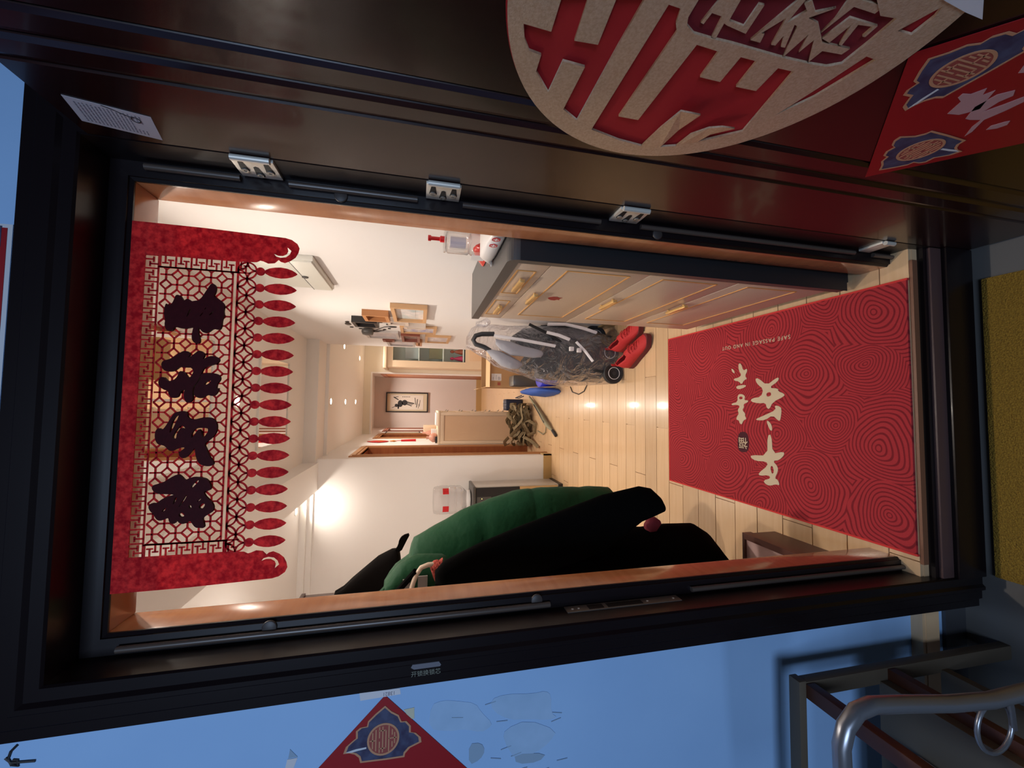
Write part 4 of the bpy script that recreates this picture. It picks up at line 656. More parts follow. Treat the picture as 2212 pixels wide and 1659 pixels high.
MB().tube([(-0.150+0.045*math.cos(t), yt+0.03, 0.33+0.045*math.sin(t)) for t in [2*PI*q/24 for q in range(25)]], 0.004, 8).build('ring_tube', tube_steel, hh, smooth=True)
MB().box((-0.095, yt-0.06, -0.20), (-0.041, yt+0.06, -0.045)).build('trolley_foot', tube_steel, hh, bevel=0.01)
# ================================================================== entrance mat
mt = empty('entrance_mat', (0.41, 0.51, 0), 'red entrance mat with dark wave pattern and cream brush lettering, just inside the door', 'mat')
wavem = wave_mat(D['mat_c'])
MB().box((0.024, -0.056, 0.001), (0.806, 1.079, 0.008)).build('mat_field', wavem, mt)
e = MB()
for a, b in (((0.020, -0.059, 0.001), (0.026, 1.083, 0.0092)), ((0.803, -0.059, 0.001), (0.809, 1.083, 0.0092)), ((0.026, 1.077, 0.001), (0.803, 1.083, 0.0092))): e.box(a, b)
e.build('mat_binding', matedge, mt)
for p in D['mat_text']: flat('brush_character', p, onZ(0.0088), 0.0010, matcream, mt, sm=1)
s_ = flat('seal_patch', [D['mat_seal']], onZ(0.0086), 0.0008, matseal, mt, sm=1)
flat('seal_character', [], basis((0.280, 0.556, 0.0093), (0, 1, 0), (-1, 0, 0), (0, 0, 1)), 0.0004, matcream, s_, text='福', size=0.052)
flat('english_line', [], basis((0.700, 0.494, 0.0088), (0, 1, 0), (-1, 0, 0), (0, 0, 1)), 0.0008, matcream, mt, text='SAFE PASSAGE IN AND OUT', size=0.0225, spacing=1.28)
# ================================================================== shoe cabinet
cb = empty('shoe_cabinet', (0.92, 0.48, 0), 'slim beige shoe cabinet with charcoal top and tilt-out flaps along the right wall', 'cabinet')
CX = 0.826
MB().box((CX+0.006, 0.125, 0.05), (XW-0.002, 0.845, 1.118)).build('carcass', blackend, cb)
wt = MB(); wp_ = [(0.090, 0.0)]
rc = 0.028
prof = [(0.100, 0.03), (0.100, 1.150-rc)]+[(0.100+rc-rc*math.cos(t), 1.150-rc+rc*math.sin(t)) for t in [PI/2*q/6 for q in range(1, 7)]]+[(0.870, 1.150), (0.870, 1.118), (0.124, 1.118), (0.124, 0.03)]
wt.prism(prof, lambda a, b, t: (t, a, b), CX-0.012, XW-0.002); wt.build('worktop', charcoal, cb)
MB().box((CX-0.0125, 0.0985, 0.02), (XW-0.002, 0.1000, 1.118)).build('end_panel', blackend, cb)
MB().box((CX+0.02, 0.11, 0.0), (XW-0.01, 0.84, 0.05)).build('plinth', blackend, cb)
def inset(parent, y0, y1, z0, z1, hy, hz):
    g = MB()
    for a, b in (((y0, z0), (y1, z0)), ((y1, z0), (y1, z1)), ((y1, z1), (y0, z1)), ((y0, z1), (y0, z0))):
        g.bar((CX-0.0090, a[0], a[1]), (CX-0.0090, b[0], b[1]), 0.0042, 0.002, (1, 0, 0))
    g.build('gold_groove', groove_gold, parent)
    h = MB().box((CX-0.024, hy-0.060, hz-0.012), (CX-0.014, hy+0.060, hz+0.004))
    h.box((CX-0.018, hy-0.052, hz-0.006), (CX-0.0085, hy-0.042, hz+0.002)).box((CX-0.018, hy+0.042, hz-0.006), (CX-0.0085, hy+0.052, hz+0.002))
    h.build('handle', brass, parent, bevel=0.002)
def front(name, y0, y1, z0, z1): return MB().box((CX-0.008, y0+0.0015, z0+0.0015), (CX+0.006, y1-0.0015, z1-0.0015)).build(name, beige, cb, bevel=0.0012)
for y0, y1, i0, i1 in ((0.126, 0.482, 0.190, 0.430), (0.482, 0.845, 0.534, 0.766)):
    inset(front('drawer', y0, y1, 1.022, 1.117), i0, i1, 1.049, 1.104, (i0+i1)/2, 1.078)
for z0, z1, i0, i1, hz in ((0.712, 1.022, 0.765, 0.963, 0.992), (0.402, 0.712, 0.461, 0.654, 0.696), (0.062, 0.402, 0.155, 0.347, 0.410-0.006)):
    inset(front('flap_door', 0.126, 0.845, z0, z1), 0.16, 0.75, i0, i1, 0.455, hz)
st_ = flat('fish_sticker', [[(0.455, 0.926), (0.468, 0.920), (0.480, 0.907), (0.482, 0.893), (0.470, 0.886), (0.474, 0.876), (0.456, 0.881), (0.440, 0.876), (0.444, 0.887), (0.434, 0.897), (0.436, 0.911), (0.445, 0.921)]], onX(CX-0.0085), 0.0008, redpaper, cb)
# things on the cabinet
pk = empty('wipes_pack', (0.90, 0.24, 1.15), 'white packet of wipes with red cross badges lying on the shoe cabinet', 'packet')
m = MB(); rows = []
pr_ = [(0.105, 0.038, 0.006), (0.115, 0.044, 0.020), (0.18, 0.046, 0.024), (0.24, 0.046, 0.024), (0.30, 0.044, 0.023), (0.325, 0.038, 0.018), (0.338, 0.044, 0.004), (0.352, 0.046, 0.002)]
def packring(y, hw, hh_): return [(0.923+hw*c, y, 1.152+hh_+hh_*s_) for c, s_ in ((-1, -0.6), (-0.8, -1), (0.8, -1), (1, -0.6), (1, 0.6), (0.8, 1), (-0.8, 1), (-1, 0.6))]
vs = []; 
for y, hw, hh_ in pr_: vs += packring(y, hw, hh_)
fs = [(i*8+k, i*8+(k+1) % 8, (i+1)*8+(k+1) % 8, (i+1)*8+k) for i in range(len(pr_)-1) for k in range(8)]+[tuple(range(8))[::-1], tuple(range((len(pr_)-1)*8, len(pr_)*8))]
m.add(vs, fs).build('film_pack', whitepack, pk, smooth=True)
for yc in (0.135, 0.178):
    hx = [(yc+0.013*math.cos(PI/3*q), 1.178+0.013*math.sin(PI/3*q)) for q in range(6)]
    bd = flat('cross_badge', [hx], onX(0.8765), 0.0006, redplastic, pk)
    flat('cross', [[(yc-0.002, 1.186), (yc+0.002, 1.186), (yc+0.002, 1.180), (yc+0.008, 1.180), (yc+0.008, 1.176), (yc+0.002, 1.176), (yc+0.002, 1.170), (yc-0.002, 1.170), (yc-0.002, 1.176), (yc-0.008, 1.176), (yc-0.008, 1.180), (yc-0.002, 1.180)]], onX(0.8760), 0.0006, whitepack, bd)
bt = empty('pump_bottle', (0.955, 0.36, 1.15), 'clear sanitizer pump bottle with a red nozzle standing on the shoe cabinet', 'bottle')
bx, by = 0.955, 0.375
MB().rings([(bx, by, 1.151, 0.034, 0.046), (bx, by, 1.165, 0.036, 0.050), (bx, by, 1.215, 0.036, 0.050), (bx, by, 1.222, 0.030, 0.042), (bx, by, 1.228, 0.035, 0.049), (bx, by, 1.290, 0.035, 0.049), (bx, by, 1.297, 0.030, 0.044), (bx, by, 1.301, 0.016, 0.018)], 20).build('bottle_body', clearshell, bt, smooth=True)
MB().rings([(bx, by, 1.299, 0.033, 0.050), (bx, by, 1.305, 0.033, 0.050)], 20).build('collar', clearshell, bt)
MB().lathe([(0.010, 0), (0.010, 0.012), (0.006, 0.014), (0.006, 0.040), (0.009, 0.042), (0.009, 0.050), (0.004, 0.051)], (bx, by-0.015, 1.305), 14).build('nozzle', redplastic, bt, smooth=True)
MB().box((bx-0.0375, by+0.0, 1.17), (bx-0.0365, by+0.045, 1.214)).build('label', whitepack, bt)
MB().lathe([(0.018, 0), (0.018, 0.05)], (bx, by, 1.235), 14).build('inner_flask', lilacpack, bt)
fo = MB().rings([(0.965, 0.49, 1.150, 0.004, 0.004), (0.965, 0.49, 1.153, 0.030, 0.085), (0.968, 0.47, 1.175, 0.022, 0.060), (0.97, 0.455, 1.192, 0.012, 0.030), (0.97, 0.45, 1.200, 0.003, 0.006)], 16, disp=lambda p, a: 0.004*mnoise(p*40)).build('foil_pouch', redfoil, None, smooth=True)
tag(fo, 'crumpled red foil pouch behind the packet on the shoe cabinet', 'pouch')
# ================================================================== right wall: breaker panel, photos, ornaments
bp_ = empty('breaker_panel', (XW, 1.0, 1.9), 'off-white electrical breaker panel with hinged flap high on the right wall', 'breaker panel')
MB().box((XW-0.022, 0.812, 1.80), (XW+0.0, 1.235, 2.06)).build('panel_box', panelgrey, bp_, bevel=0.004)
fpn = MB().box((XW-0.030, 0.818, 1.806), (XW-0.021, 1.229, 1.890)).build('flap', panelgrey, bp_, bevel=0.002)
MB().lathe([(0.014, 0), (0.013, -0.004)], (XW-0.030, 1.02, 1.880), 16, 'x').build('finger_pull', charcoal, fpn)
MB().box((XW-0.0305, 0.82, 1.8885), (XW-0.020, 1.227, 1.8915)).build('flap_gap', charcoal, bp_)
FR = [(1.52, 1.945, 1.335, 1.55, .030, oak, photo1, 'largest light oak photo frame, nearest and lowest-right of the photo wall'),
 (1.735, 1.93, 1.575, 1.735, .040, oak2, photo3, 'deep orange-oak box frame above the largest oak frame'),
 (1.955, 2.14, 1.665, 1.83, .045, blackwood, photo3, 'deep black box frame at the top of the photo wall'),
 (1.955, 2.075, 1.455, 1.60, .030, palewood, photo3, 'small pale wooden frame half hidden behind the largest oak frame'),
 (2.095, 2.165, 1.335, 1.49, .036, palewood, photo3, 'narrow pale wooden frame beside the largest oak frame'),
 (2.185, 2.465, 1.25, 1.525, .020, oak, photo2, 'oak frame with a bluish picture in the middle of the photo wall'),
 (2.48, 2.80, 1.55, 1.82, .020, greywood, photo4, 'silver frame with a grey picture below the black lantern ornament'),
 (2.49, 2.83, 1.375, 1.53, .036, cherry, photo3, 'deep cherry-red frame in the middle of the photo wall'),
 (2.58, 2.94, 1.112, 1.33, .020, oak, photo4, 'oak frame with a pale picture, lowest of the photo wall'),
 (2.812, 2.925, 1.60, 1.70, .030, cherry, photo3, 'small cherry frame under the silver frame'),
 (2.93, 3.25, 1.42, 1.68, .022, greywood, photo4, 'far white-silver frame at the corner end of the photo wall'),
 (2.85, 3.07, 1.355, 1.41, .036, oak2, photo3, 'small orange-oak frame near the corner end of the photo wall')]
for y0, y1, z0, z1, d, m1, m2, lb_ in FR:
    t = empty('photo_frame', (XW-d/2, (y0+y1)/2, z0), lb_, 'photo frame', 'photo frames on the right wall')
    b_ = 0.022; f = MB(); xa, xb = XW-d, XW-0.0005
    f.box((xa, y0, z0), (xb, y0+b_, z1)).box((xa, y1-b_, z0), (xb, y1, z1)).box((xa, y0+b_, z0), (xb, y1-b_, z0+b_)).box((xa, y0+b_, z1-b_), (xb, y1-b_, z1)); f.build('frame', m1, t)
    MB().box((XW-0.008, y0+b_, z0+b_), (XW-0.001, y1-b_, z1-b_)).build('picture', m2, t)
    if (y1-y0) > 0.25: MB().box((XW-0.0095, y0+b_+0.03, z0+b_+0.05), (XW-0.008, y1-b_-0.05, z0+b_+0.10)).build('picture_subject', m2, t)
ln_ = empty('lantern_ornament', (XW-0.03, 2.42, 1.80), 'black lantern-shaped wall ornament with dark cords on the photo wall', 'ornament')
MB().rings([(XW-0.028, 2.41, 1.735, 0.010, 0.02), (XW-0.03, 2.41, 1.742, 0.024, 0.055), (XW-0.03, 2.41, 1.765, 0.027, 0.065), (XW-0.03, 2.41, 1.795, 0.027, 0.064), (XW-0.03, 2.41, 1.815, 0.022, 0.05), (XW-0.028, 2.41, 1.822, 0.008, 0.02)], 18).build('lantern_body', charcoal, ln_, smooth=True)
MB().tube([(XW-0.02, 2.42, 1.735), (XW-0.010, 2.37, 1.69), (XW-0.006, 2.30, 1.645), (XW-0.006, 2.27, 1.60)], 0.003, 6).build('cord', blackwood, ln_)
MB().tube([(XW-0.02, 2.45, 1.74), (XW-0.010, 2.47, 1.70), (XW-0.008, 2.44, 1.655)], 0.003, 6).build('cord', blackwood, ln_)
DEC = [(2.26, 1.90, .045, .020), (2.175, 1.892, .014, .014), (2.385, 1.893, .014, .014), (2.435, 1.834, .014, .014), (2.125, 1.655, .02, .012), (2.20, 1.612, .018, .012), (2.293, 1.580, .022, .028), (2.37, 1.612, .018, .012), (2.425, 1.652, .018, .012)]
for i, (y, z, ry, rz) in enumerate(DEC):
    m = MB().rings([(XW-0.004, y, z-rz, .002, ry*.5), (XW-0.004, y, z-rz*.5, .004, ry), (XW-0.004, y, z+rz*.5, .004, ry), (XW-0.004, y, z+rz, .002, ry*.5)], 12)
    o = m.build('wall_ornament', blackwood, None, smooth=True)
    tag(o, ('long dark leaf-shaped ornament above the lantern on the photo wall' if i == 0 else 'dark feather-shaped ornament below the lantern on the photo wall' if i == 6 else 'small dark oval ornament dotted around the lantern on the photo wall'), 'ornament', None if i in (0, 6) else 'small dark ovals around the lantern')
# ================================================================== folded stroller in a polythene bag
sr = empty('folded_stroller', (0.80, 1.75, 0), 'folded black stroller with pale aluminium bars, wrapped in clear polythene beside the shoe cabinet', 'stroller')
def T(name, pts, r, m, n=10, flat_=None, parent=None): return MB().tube([tuple(p) for p in pts], r, n, flat=flat_).build(name, m, parent or sr, smooth=True)
T('push_handle', D['st_loop'], 0.0155, strollergrey, 12)
T('side_bar', D['st_bar1'], 0.0125, alu, 8, 0.5); T('front_tube', D['st_tube'], 0.010, strollerblk, 10)
T('side_bar', D['st_bar2'], 0.0125, alu, 8, 0.5); T('side_bar', D['st_bar3'], 0.0125, alu, 8, 0.5); T('side_bar', D['st_bar4'], 0.0105, alu, 8, 0.5)
for p in D['st_joint']: MB().box((p[0]-0.014, p[1]-0.012, p[2]-0.014), (p[0]+0.014, p[1]+0.012, p[2]+0.014)).build('joint', alu, sr, bevel=0.003)
wob = lambda p, a: 0.018*mnoise(p*9)
def loftB(name, rows, Y, ry, m, disp=None, parent=None, n=28, sub=0):
    rr_ = [(cx, Y, cz, rx, ry if not callable(ry) else ry(i, len(rows), rx)) for i, (cx, cz, rx) in enumerate(rows)]
    return MB().rings(rr_, n, disp).build(name, m, parent, smooth=True, sub=sub)
seat = [r_ for r_ in D['st_seat'] if r_[1] > -0.02]
loftB('seat_fabric', seat, 1.80, 0.10, strollerblk, wob, sr)
loftB('leg_cover', [[0.86, 0.08, 0.05], [0.86, 0.12, 0.11], [0.865, 0.30, 0.135], [0.87, 0.50, 0.13], [0.875, 0.66, 0.10], [0.88, 0.74, 0.04]], 1.84, 0.06, strollerblk, wob, sr)
loftB('back_panel', D['st_back'], 1.76, 0.03, strollergrey, None, sr)
loftB('mesh_hood', D['st_mesh1'], 1.64, lambda i, n, rx: 0.6*rx, meshgrey, wob, sr)
loftB('mesh_pocket', D['st_mesh2'], 1.66, lambda i, n, rx: 0.7*rx, meshgrey, wob, sr)
MB().box((0.62, 1.86, 0.10), (0.98, 1.95, 0.55)).build('seat_board', strollerblk, sr, bevel=0.03)
MB().box((0.605, 1.675, 0.03), (0.93, 1.90, 0.27)).build('basket', mat('brown_black_basket', (0.016, 0.012, 0.010), 0.7), sr, bevel=0.03)
def wheel(x, y, z, r, wd):
    o = MB(); prof = [(r*0.62, -wd*0.4), (r*0.72, -wd*0.5), (r*0.94, -wd*0.5), (r, -wd*0.25), (r, wd*0.25), (r*0.94, wd*0.5), (r*0.72, wd*0.5), (r*0.62, wd*0.4)]
    o.lathe(prof, (x, y, z), 28, 'y'); w_ = o.build('wheel', rubber, sr, smooth=True)
    MB().tube([(x+0.56*r*math.cos(t), y-wd*0.55, z+0.56*r*math.sin(t)) for t in [2*PI*q/28 for q in range(29)]], 0.0022, 6).build('wheel_trim', alu, w_, smooth=True)
    MB().lathe([(r*0.2, -wd*0.6), (r*0.2, wd*0.6)], (x, y, z), 14, 'y').build('hub', strollergrey, w_)
wc = D['st_wheel'][0]
wheel(wc[0], 1.62, 0.076, 0.072, 0.035); wheel(wc[0]+0.15, 1.68, 0.076, 0.072, 0.035); wheel(0.94, 1.86, 0.10, 0.09, 0.04); wheel(0.70, 1.90, 0.10, 0.09, 0.04)
T('front_fork', [(wc[0], 1.62, 0.10), (wc[0]+0.02, 1.63, 0.20), (wc[0]+0.05, 1.66, 0.32)], 0.012, strollerblk); T('rear_leg', [(0.92, 1.84, 0.13), (0.88, 1.74, 0.40), (0.86, 1.70, 0.62)], 0.011, strollerblk)
bg = [r_ for r_ in D['bag'] if r_[1] > 0.01]
last = bg[-1]; bg = bg+[[0.775, 0.006, 0.19], [0.775, 0.003, 0.13]]
br = []
for i, (cx, cz, rx) in enumerate(bg):
    tdep = min(1.0, 0.35+0.9*i/len(bg)); br.append((cx+0.015, 1.78, cz, rx+0.006, 0.19*tdep))
MB().rings(br, 40, lambda p, a: 0.010*mnoise(p*7)+0.006*mnoise(p*19)).build('polythene_bag', film, sr, smooth=True)
MB().rings([(0.965, 1.66, 0.93, .01, .02), (0.965, 1.67, 0.955, .03, .05), (0.96, 1.68, 0.985, .02, .03), (0.955, 1.68, 1.02, .012, .02)], 14, lambda p, a: 0.01*mnoise(p*30)).build('bag_knot', film, sr, smooth=True)
# ================================================================== red running shoes
def shoe(loc, rz, label):
    t = empty('running_shoe', (0, 0, 0), label, 'shoe', 'red running shoes on the floor')
    L_, W = 0.29, 0.052
    st = [(-0.145, .020, .045, .118), (-0.135, .032, .060, .126), (-0.110, .038, .075, .122), (-0.07, .040, .078, .104), (-0.03, .042, .075, .112), (0.01, .045, .070, .098), (0.05, .049, .060, .078), (0.09, .048, .050, .062), (0.12, .040, .042, .052), (0.142, .024, .036, .042), (0.150, .008, .032, .034)]
    m = MB(); base = 0; n = 14
    for x, hw, zm, zt in st:
        for k in range(n):
            a = PI*k/(n-1); c = math.cos(a); s_ = max(0.0, math.sin(a))
            m.v.append((x, hw*c*(1.0 if s_ < 0.6 else 0.9), 0.028+(zt-0.028)*(s_**0.7)))
    for i in range(len(st)-1):
        for k in range(n-1):
            if 1 <= i <= 3 and 4 <= k <= 8: continue       # the foot opening
            m.f.append((i*n+k, i*n+k+1, (i+1)*n+k+1, (i+1)*n+k))
    m.f.append(tuple(range(n))); m.f.append(tuple(range((len(st)-1)*n, len(st)*n))[::-1])
    u = m.build('upper', shoered, t, smooth=True)
    md = u.modifiers.new('thick', 'SOLIDIFY'); md.thickness = 0.006; md.offset = -1
    so = MB()
    prf = [(-0.150, .012), (-0.140, .032), (-0.10, .041), (-0.03, .043), (0.05, .050), (0.10, .049), (0.135, .034), (0.155, .010)]
    poly = prf+[(x, -y) for x, y in prf[::-1]]
    so.prism(poly, lambda a, b, tt: (a, b, tt+(0.012 if a > 0.12 else 0)), 0.0, 0.034); so.build('sole', shoesole, t, bevel=0.004)
    MB().prism([(x*0.9, y*0.8) for x, y in poly], lambda a, b, tt: (a, b, tt), 0.034, 0.040).build('insole', shoein, t)
    for i in range(5):
        x = 0.005+0.018*i; z = 0.104-0.0105*i
        MB().tube([(x, -0.026, z-0.012), (x+0.004, -0.012, z+0.001), (x+0.012, 0.012, z+0.001), (x+0.016, 0.026, z-0.012)], 0.0032, 6).build('lace', shoered, t, smooth=True)
    MB().tube([(0.045+0.016*math.cos(q_), 0.016*math.sin(q_)-0.01, 0.090) for q_ in [2*PI*q/14 for q in range(15)]], 0.0028, 6).build('lace', shoered, t, smooth=True)
    MB().prism([(-0.152, .010), (-0.148, -.010), (-0.146, -.010), (-0.150, .010)], lambda a, b, tt: (a, b, tt), 0.09, 0.145).build('heel_tab', shoered, t)
    t.location = loc; t.rotation_euler = (0, 0, rz); return t
shoe((0.775, 1.375, 0.001), math.radians(-58), 'red running shoe on the floor, the one nearer the red mat')
shoe((0.885, 1.465, 0.001), math.radians(-62), 'red running shoe on the floor, the one against the wrapped stroller and the cabinet')
# ================================================================== left: coat stand, coats, bench
ck = empty('coat_stand', (-0.55, 0.75, 0), 'dark plum wooden coat stand with hooks in the left bay', 'coat stand')
MB().box((-0.57, 0.16, 0.0), (-0.535, 1.33, 1.905)).build('back_board', rackwood, ck, bevel=0.004)
MB().box((-0.585, 0.14, 1.905), (-0.530, 1.34, 1.925)).build('top_ledge', rackwood, ck, bevel=0.004)
for y in (0.36, 0.56, 0.78, 1.0, 1.18):
    MB().tube([(-0.535, y, 1.50), (-0.45, y, 1.485), (-0.41, y, 1.505), (-0.405, y, 1.54)], 0.006, 8).build('hook', steel_dark, ck, smooth=True)
sb_ = empty('shoe_bench', (-0.2, 0.3, 0), 'low brown-rimmed bench with a mauve top under the coats', 'bench')
MB().box((-0.36, 0.10, 0.0), (-0.055, 0.415, 0.118)).build('bench_box', bench_rim, sb_)
MB().box((-0.35, 0.11, 0.118), (-0.072, 0.405, 0.140)).build('bench_top', bench_top, sb_)
MB().box((-0.072, 0.10, 0.112), (-0.050, 0.415, 0.150)).box((-0.36, 0.405, 0.112), (-0.072, 0.415, 0.150)).build('bench_rim', bench_rim, sb_)
fold = lambda k, amp: (lambda p, a: amp*math.sin(a*k+p.z*3)+amp*0.8*mnoise(p*6))
c1_ = empty('black_coat', (-0.2, 0.4, 1.4), 'long black wool coat with hanging sleeve, nearest of the coats', 'coat')
loftB('coat_body', D['coat_body'], 0.46, lambda i, n, rx: 0.055+0.06*min(1, i/5), blackwool, fold(5, 0.006), c1_, 36)
loftB('sleeve', D['coat_sleeve'], 0.36, lambda i, n, rx: 0.04 if i else 0.02, blackwool, fold(3, 0.004), c1_, 28)
MB().tube([(-0.10, 0.42, 1.37), (-0.25, 0.50, 1.48), (-0.41, 0.56, 1.512)], 0.010, 8).build('hanging_loop', blackwool, c1_)
g_ = empty('green_jacket', (-0.2, 0.74, 1.5), 'long green quilted nylon jacket hanging behind the black coat', 'jacket')
grows = []
def quilt(i, n, rx): return 0.10
seams = (1.105, 0.895, 0.67, 0.41)
def puff(p, a):
    d = min(abs(p.z-s_) for s_ in seams); return 0.008*min(1, d/0.05)**0.5-0.008+0.005*mnoise(Vector((p.x*6, p.y*6, p.z*10)))+0.0025*mnoise(Vector((p.x*30, p.y*30, p.z*14)))
dense = []
GR = D['green']
for i in range(len(GR)-1):
    for q in range(3):
        t_ = q/3; dense.append([GR[i][k]*(1-t_)+GR[i+1][k]*t_ for k in range(3)])
dense.append(GR[-1])
loftB('padded_body', dense, 0.76, lambda i, n, rx: 0.03+0.08*min(1, i/12), greenm, puff, g_, 40)
loftB('hood', D['green_hood'], 0.585, 0.05, greenm, lambda p, a: 0.008*mnoise(p*18), g_, 28)
MB().tube([(-0.19, 0.66, 1.42), (-0.30, 0.74, 1.50), (-0.41, 0.78, 1.512)], 0.010, 8).build('hanging_loop', greenm, g_)
MB().box((-0.215, 0.518, 1.330), (-0.158, 0.524, 1.362)).box((-0.215, 0.518, 1.388), (-0.165, 0.524, 1.412)).build('care_label', mat('grey_label', (0.30, 0.27, 0.25), 0.7), g_)
k_ = empty('dark_jacket', (-0.3, 1.0, 1.6), 'dark brown-black jacket with a pointed strap, behind the green jacket', 'jacket')
loftB('jacket_body', D['jacket'], 1.0, lambda i, n, rx: 0.03+0.05*min(1, i/5), darkjacket, fold(4, 0.005), k_, 32)
sp_ = [(p[0], p[2]) for p in D['strap_tip']]
flat('strap_tip', [sp_], onY(0.98), 0.012, darkjacket, k_, sm=1)
MB().tube([(-0.36, 1.0, 1.60), (-0.41, 1.0, 1.512)], 0.012, 8).build('hanging_loop', darkjacket, k_)
hk = empty('cream_hook', (-0.1, 0.42, 1.4), 'cream plastic umbrella crook hanging over the green jacket', 'umbrella')
hp = [tuple(p) for p in D['hanger']]
hp = [(hp[0][0]-0.10, 0.45, hp[0][2]+0.02)]+hp
MB().tube(hp, 0.0075, 12).build('crook', creamhook, hk, smooth=True)
scf = loftB('scarf', D['scarf'], 0.425, 0.02, scarfm, lambda p, a: 0.008*mnoise(p*40), None, 20); tag(scf, 'red knitted scarf peeking out at the black coat\'s collar', 'scarf')
scf2 = MB().rings([(0.0, 0.44, 0.49, .01, .01), (-0.01, 0.44, 0.51, .030, .015), (-0.01, 0.44, 0.535, .028, .015), (-0.01, 0.44, 0.55, .01, .01)], 18, lambda p, a: 0.004*mnoise(p*60)).build('lace_trim', mat('burgundy_lace', (0.16, 0.01, 0.02), 0.8), c1_, smooth=True)
# ================================================================== water dispenser
wd = empty('water_dispenser', (-0.45, 3.0, 0), 'black and silver water dispenser with a big clear bottle against the facing wall', 'water dispenser')
silver = mat('silver_side', (0.50, 0.47, 0.43), 0.35)
MB().box((-0.64, 2.82, 0.035), (-0.335, 3.11, 0.845)).build('cabinet_body', silver, wd, bevel=0.004)
MB().box((-0.645, 2.80, 0.0), (-0.330, 3.115, 0.035)).build('base', blackwood, wd)
MB().box((-0.645, 2.795, 0.845), (-0.330, 3.115, 0.872)).build('top_cover', charcoal, wd, bevel=0.008)
MB().box((-0.63, 2.806, 0.43), (-0.343, 2.822, 0.84)).build('front_panel', blackend, wd)
MB().box((-0.63, 2.806, 0.05), (-0.343, 2.822, 0.425)).build('lower_door', mat('amber_door', (0.50, 0.32, 0.14), 0.35), wd)
MB().box((-0.52, 2.803, 0.70), (-0.425, 2.808, 0.83)).build('control_panel', charcoal, wd)
MB().box((-0.444, 2.800, 0.785), (-0.440, 2.804, 0.789)).build('power_light', ledm, wd)
bo = empty('water_bottle', (-0.455, 2.97, 0.87), 'large clear water bottle with red label patches upside down on the dispenser', 'bottle')
bxx, byy = -0.470, 2.95
MB().lathe([(0.045, 0.0), (0.050, 0.02), (0.105, 0.07), (0.128, 0.10), (0.130, 0.13), (0.124, 0.14), (0.130, 0.15), (0.130, 0.20), (0.124, 0.21), (0.130, 0.22), (0.130, 0.29), (0.124, 0.30), (0.128, 0.31), (0.118, 0.345), (0.10, 0.35)], (bxx, byy, 0.872), 32).build('bottle_wall', clearshell, bo, smooth=True)
MB().lathe([(0.060, 0), (0.085, 0.012), (0.085, 0.03), (0.05, 0.035)], (bxx, byy, 0.872), 24).build('collar', whitepack, bo, smooth=True)
for ang in (-2.05, -0.72):
    lbm = MB(); rr2 = 0.1315
    for za, zb, mm_ in ((1.085, 1.140, 0),):
        pts = [(bxx+rr2*math.cos(ang+q*0.085), byy+rr2*math.sin(ang+q*0.085)) for q in range(-3, 4)]
        for i in range(6): lbm.add([(pts[i][0], pts[i][1], za), (pts[i+1][0], pts[i+1][1], za), (pts[i+1][0], pts[i+1][1], zb), (pts[i][0], pts[i][1], zb)], [(0, 1, 2, 3)])
    lbm.build('red_label', redplastic, bo)
# ================================================================== middle distance: cardboard box, case, blue things, straps, umbrella
bxo = empty('cardboard_box', (0.95, 4.5, 0), 'open cardboard box with shipping label and handling symbols behind the wrapped stroller', 'box')
bxw = MB(); X0, X1, YA, YB2, ZH = 0.650, 1.15, 4.20, 4.62, 0.535
bxw.box((X0, YA, 0.002), (X1, YA+0.006, ZH)).box((X0, YB2-0.006, 0.002), (X1, YB2, ZH)).box((X0, YA+0.006, 0.002), (X0+0.006, YB2-0.006, ZH)).box((X1-0.006, YA+0.006, 0.002), (X1, YB2-0.006, ZH)).box((X0, YA, 0.002), (X1, YB2, 0.008)); bxw.build('box_wall', card, bxo)
MB().add([(X0-0.005, YA-0.10, ZH-0.035), (X1, YA-0.10, ZH-0.035), (X1, YA, ZH), (X0, YA, ZH), (X0-0.005, YA-0.10, ZH-0.031), (X1, YA-0.10, ZH-0.031), (X1, YA, ZH+0.004), (X0, YA, ZH+0.004)], [(0,1,2,3),(4,5,6,7),(0,1,5,4),(1,2,6,5),(2,3,7,6),(3,0,4,7)]).build('flap', cardl, bxo)
MB().add([(X0-0.02, YA, ZH+0.10), (X0-0.02, YB2, ZH+0.10), (X0, YB2, ZH), (X0, YA, ZH), (X0-0.024, YA, ZH+0.10), (X0-0.024, YB2, ZH+0.10), (X0-0.004, YB2, ZH), (X0-0.004, YA, ZH)], [(0,1,2,3),(4,5,6,7),(0,1,5,4),(1,2,6,5),(2,3,7,6),(3,0,4,7)]).build('flap', cardl, bxo)
lab_ = MB().box((0.735, YA-0.0012, 0.335), (0.825, YA-0.0002, 0.465)).build('shipping_label', whitepack, bxo)
for z in (0.35, 0.362, 0.374, 0.40, 0.44): MB().box((0.745, YA-0.0016, z), (0.745+R.uniform(0.03, 0.07), YA-0.0011, z+0.005)).build('label_line', inkgrey, lab_)
for i in range(4):
    x = 0.665+0.036*i; ic = MB()
    for a, b in (((x, 0.475), (x+0.03, 0.475)), ((x+0.03, 0.475), (x+0.03, 0.505)), ((x+0.03, 0.505), (x, 0.505)), ((x, 0.505), (x, 0.475)), ((x+0.015, 0.480), (x+0.015, 0.500)), ((x+0.008, 0.493), (x+0.022, 0.493))): ic.bar((a[0], YA-0.0006, a[1]), (b[0], YA-0.0006, b[1]), 0.003, 0.001, N)
    ic.build('handling_symbol', cardprint, bxo)
MB().box((0.675, YA-0.0012, 0.345), (0.715, YA-0.0002, 0.385)).build('red_stamp', cardred, bxo)
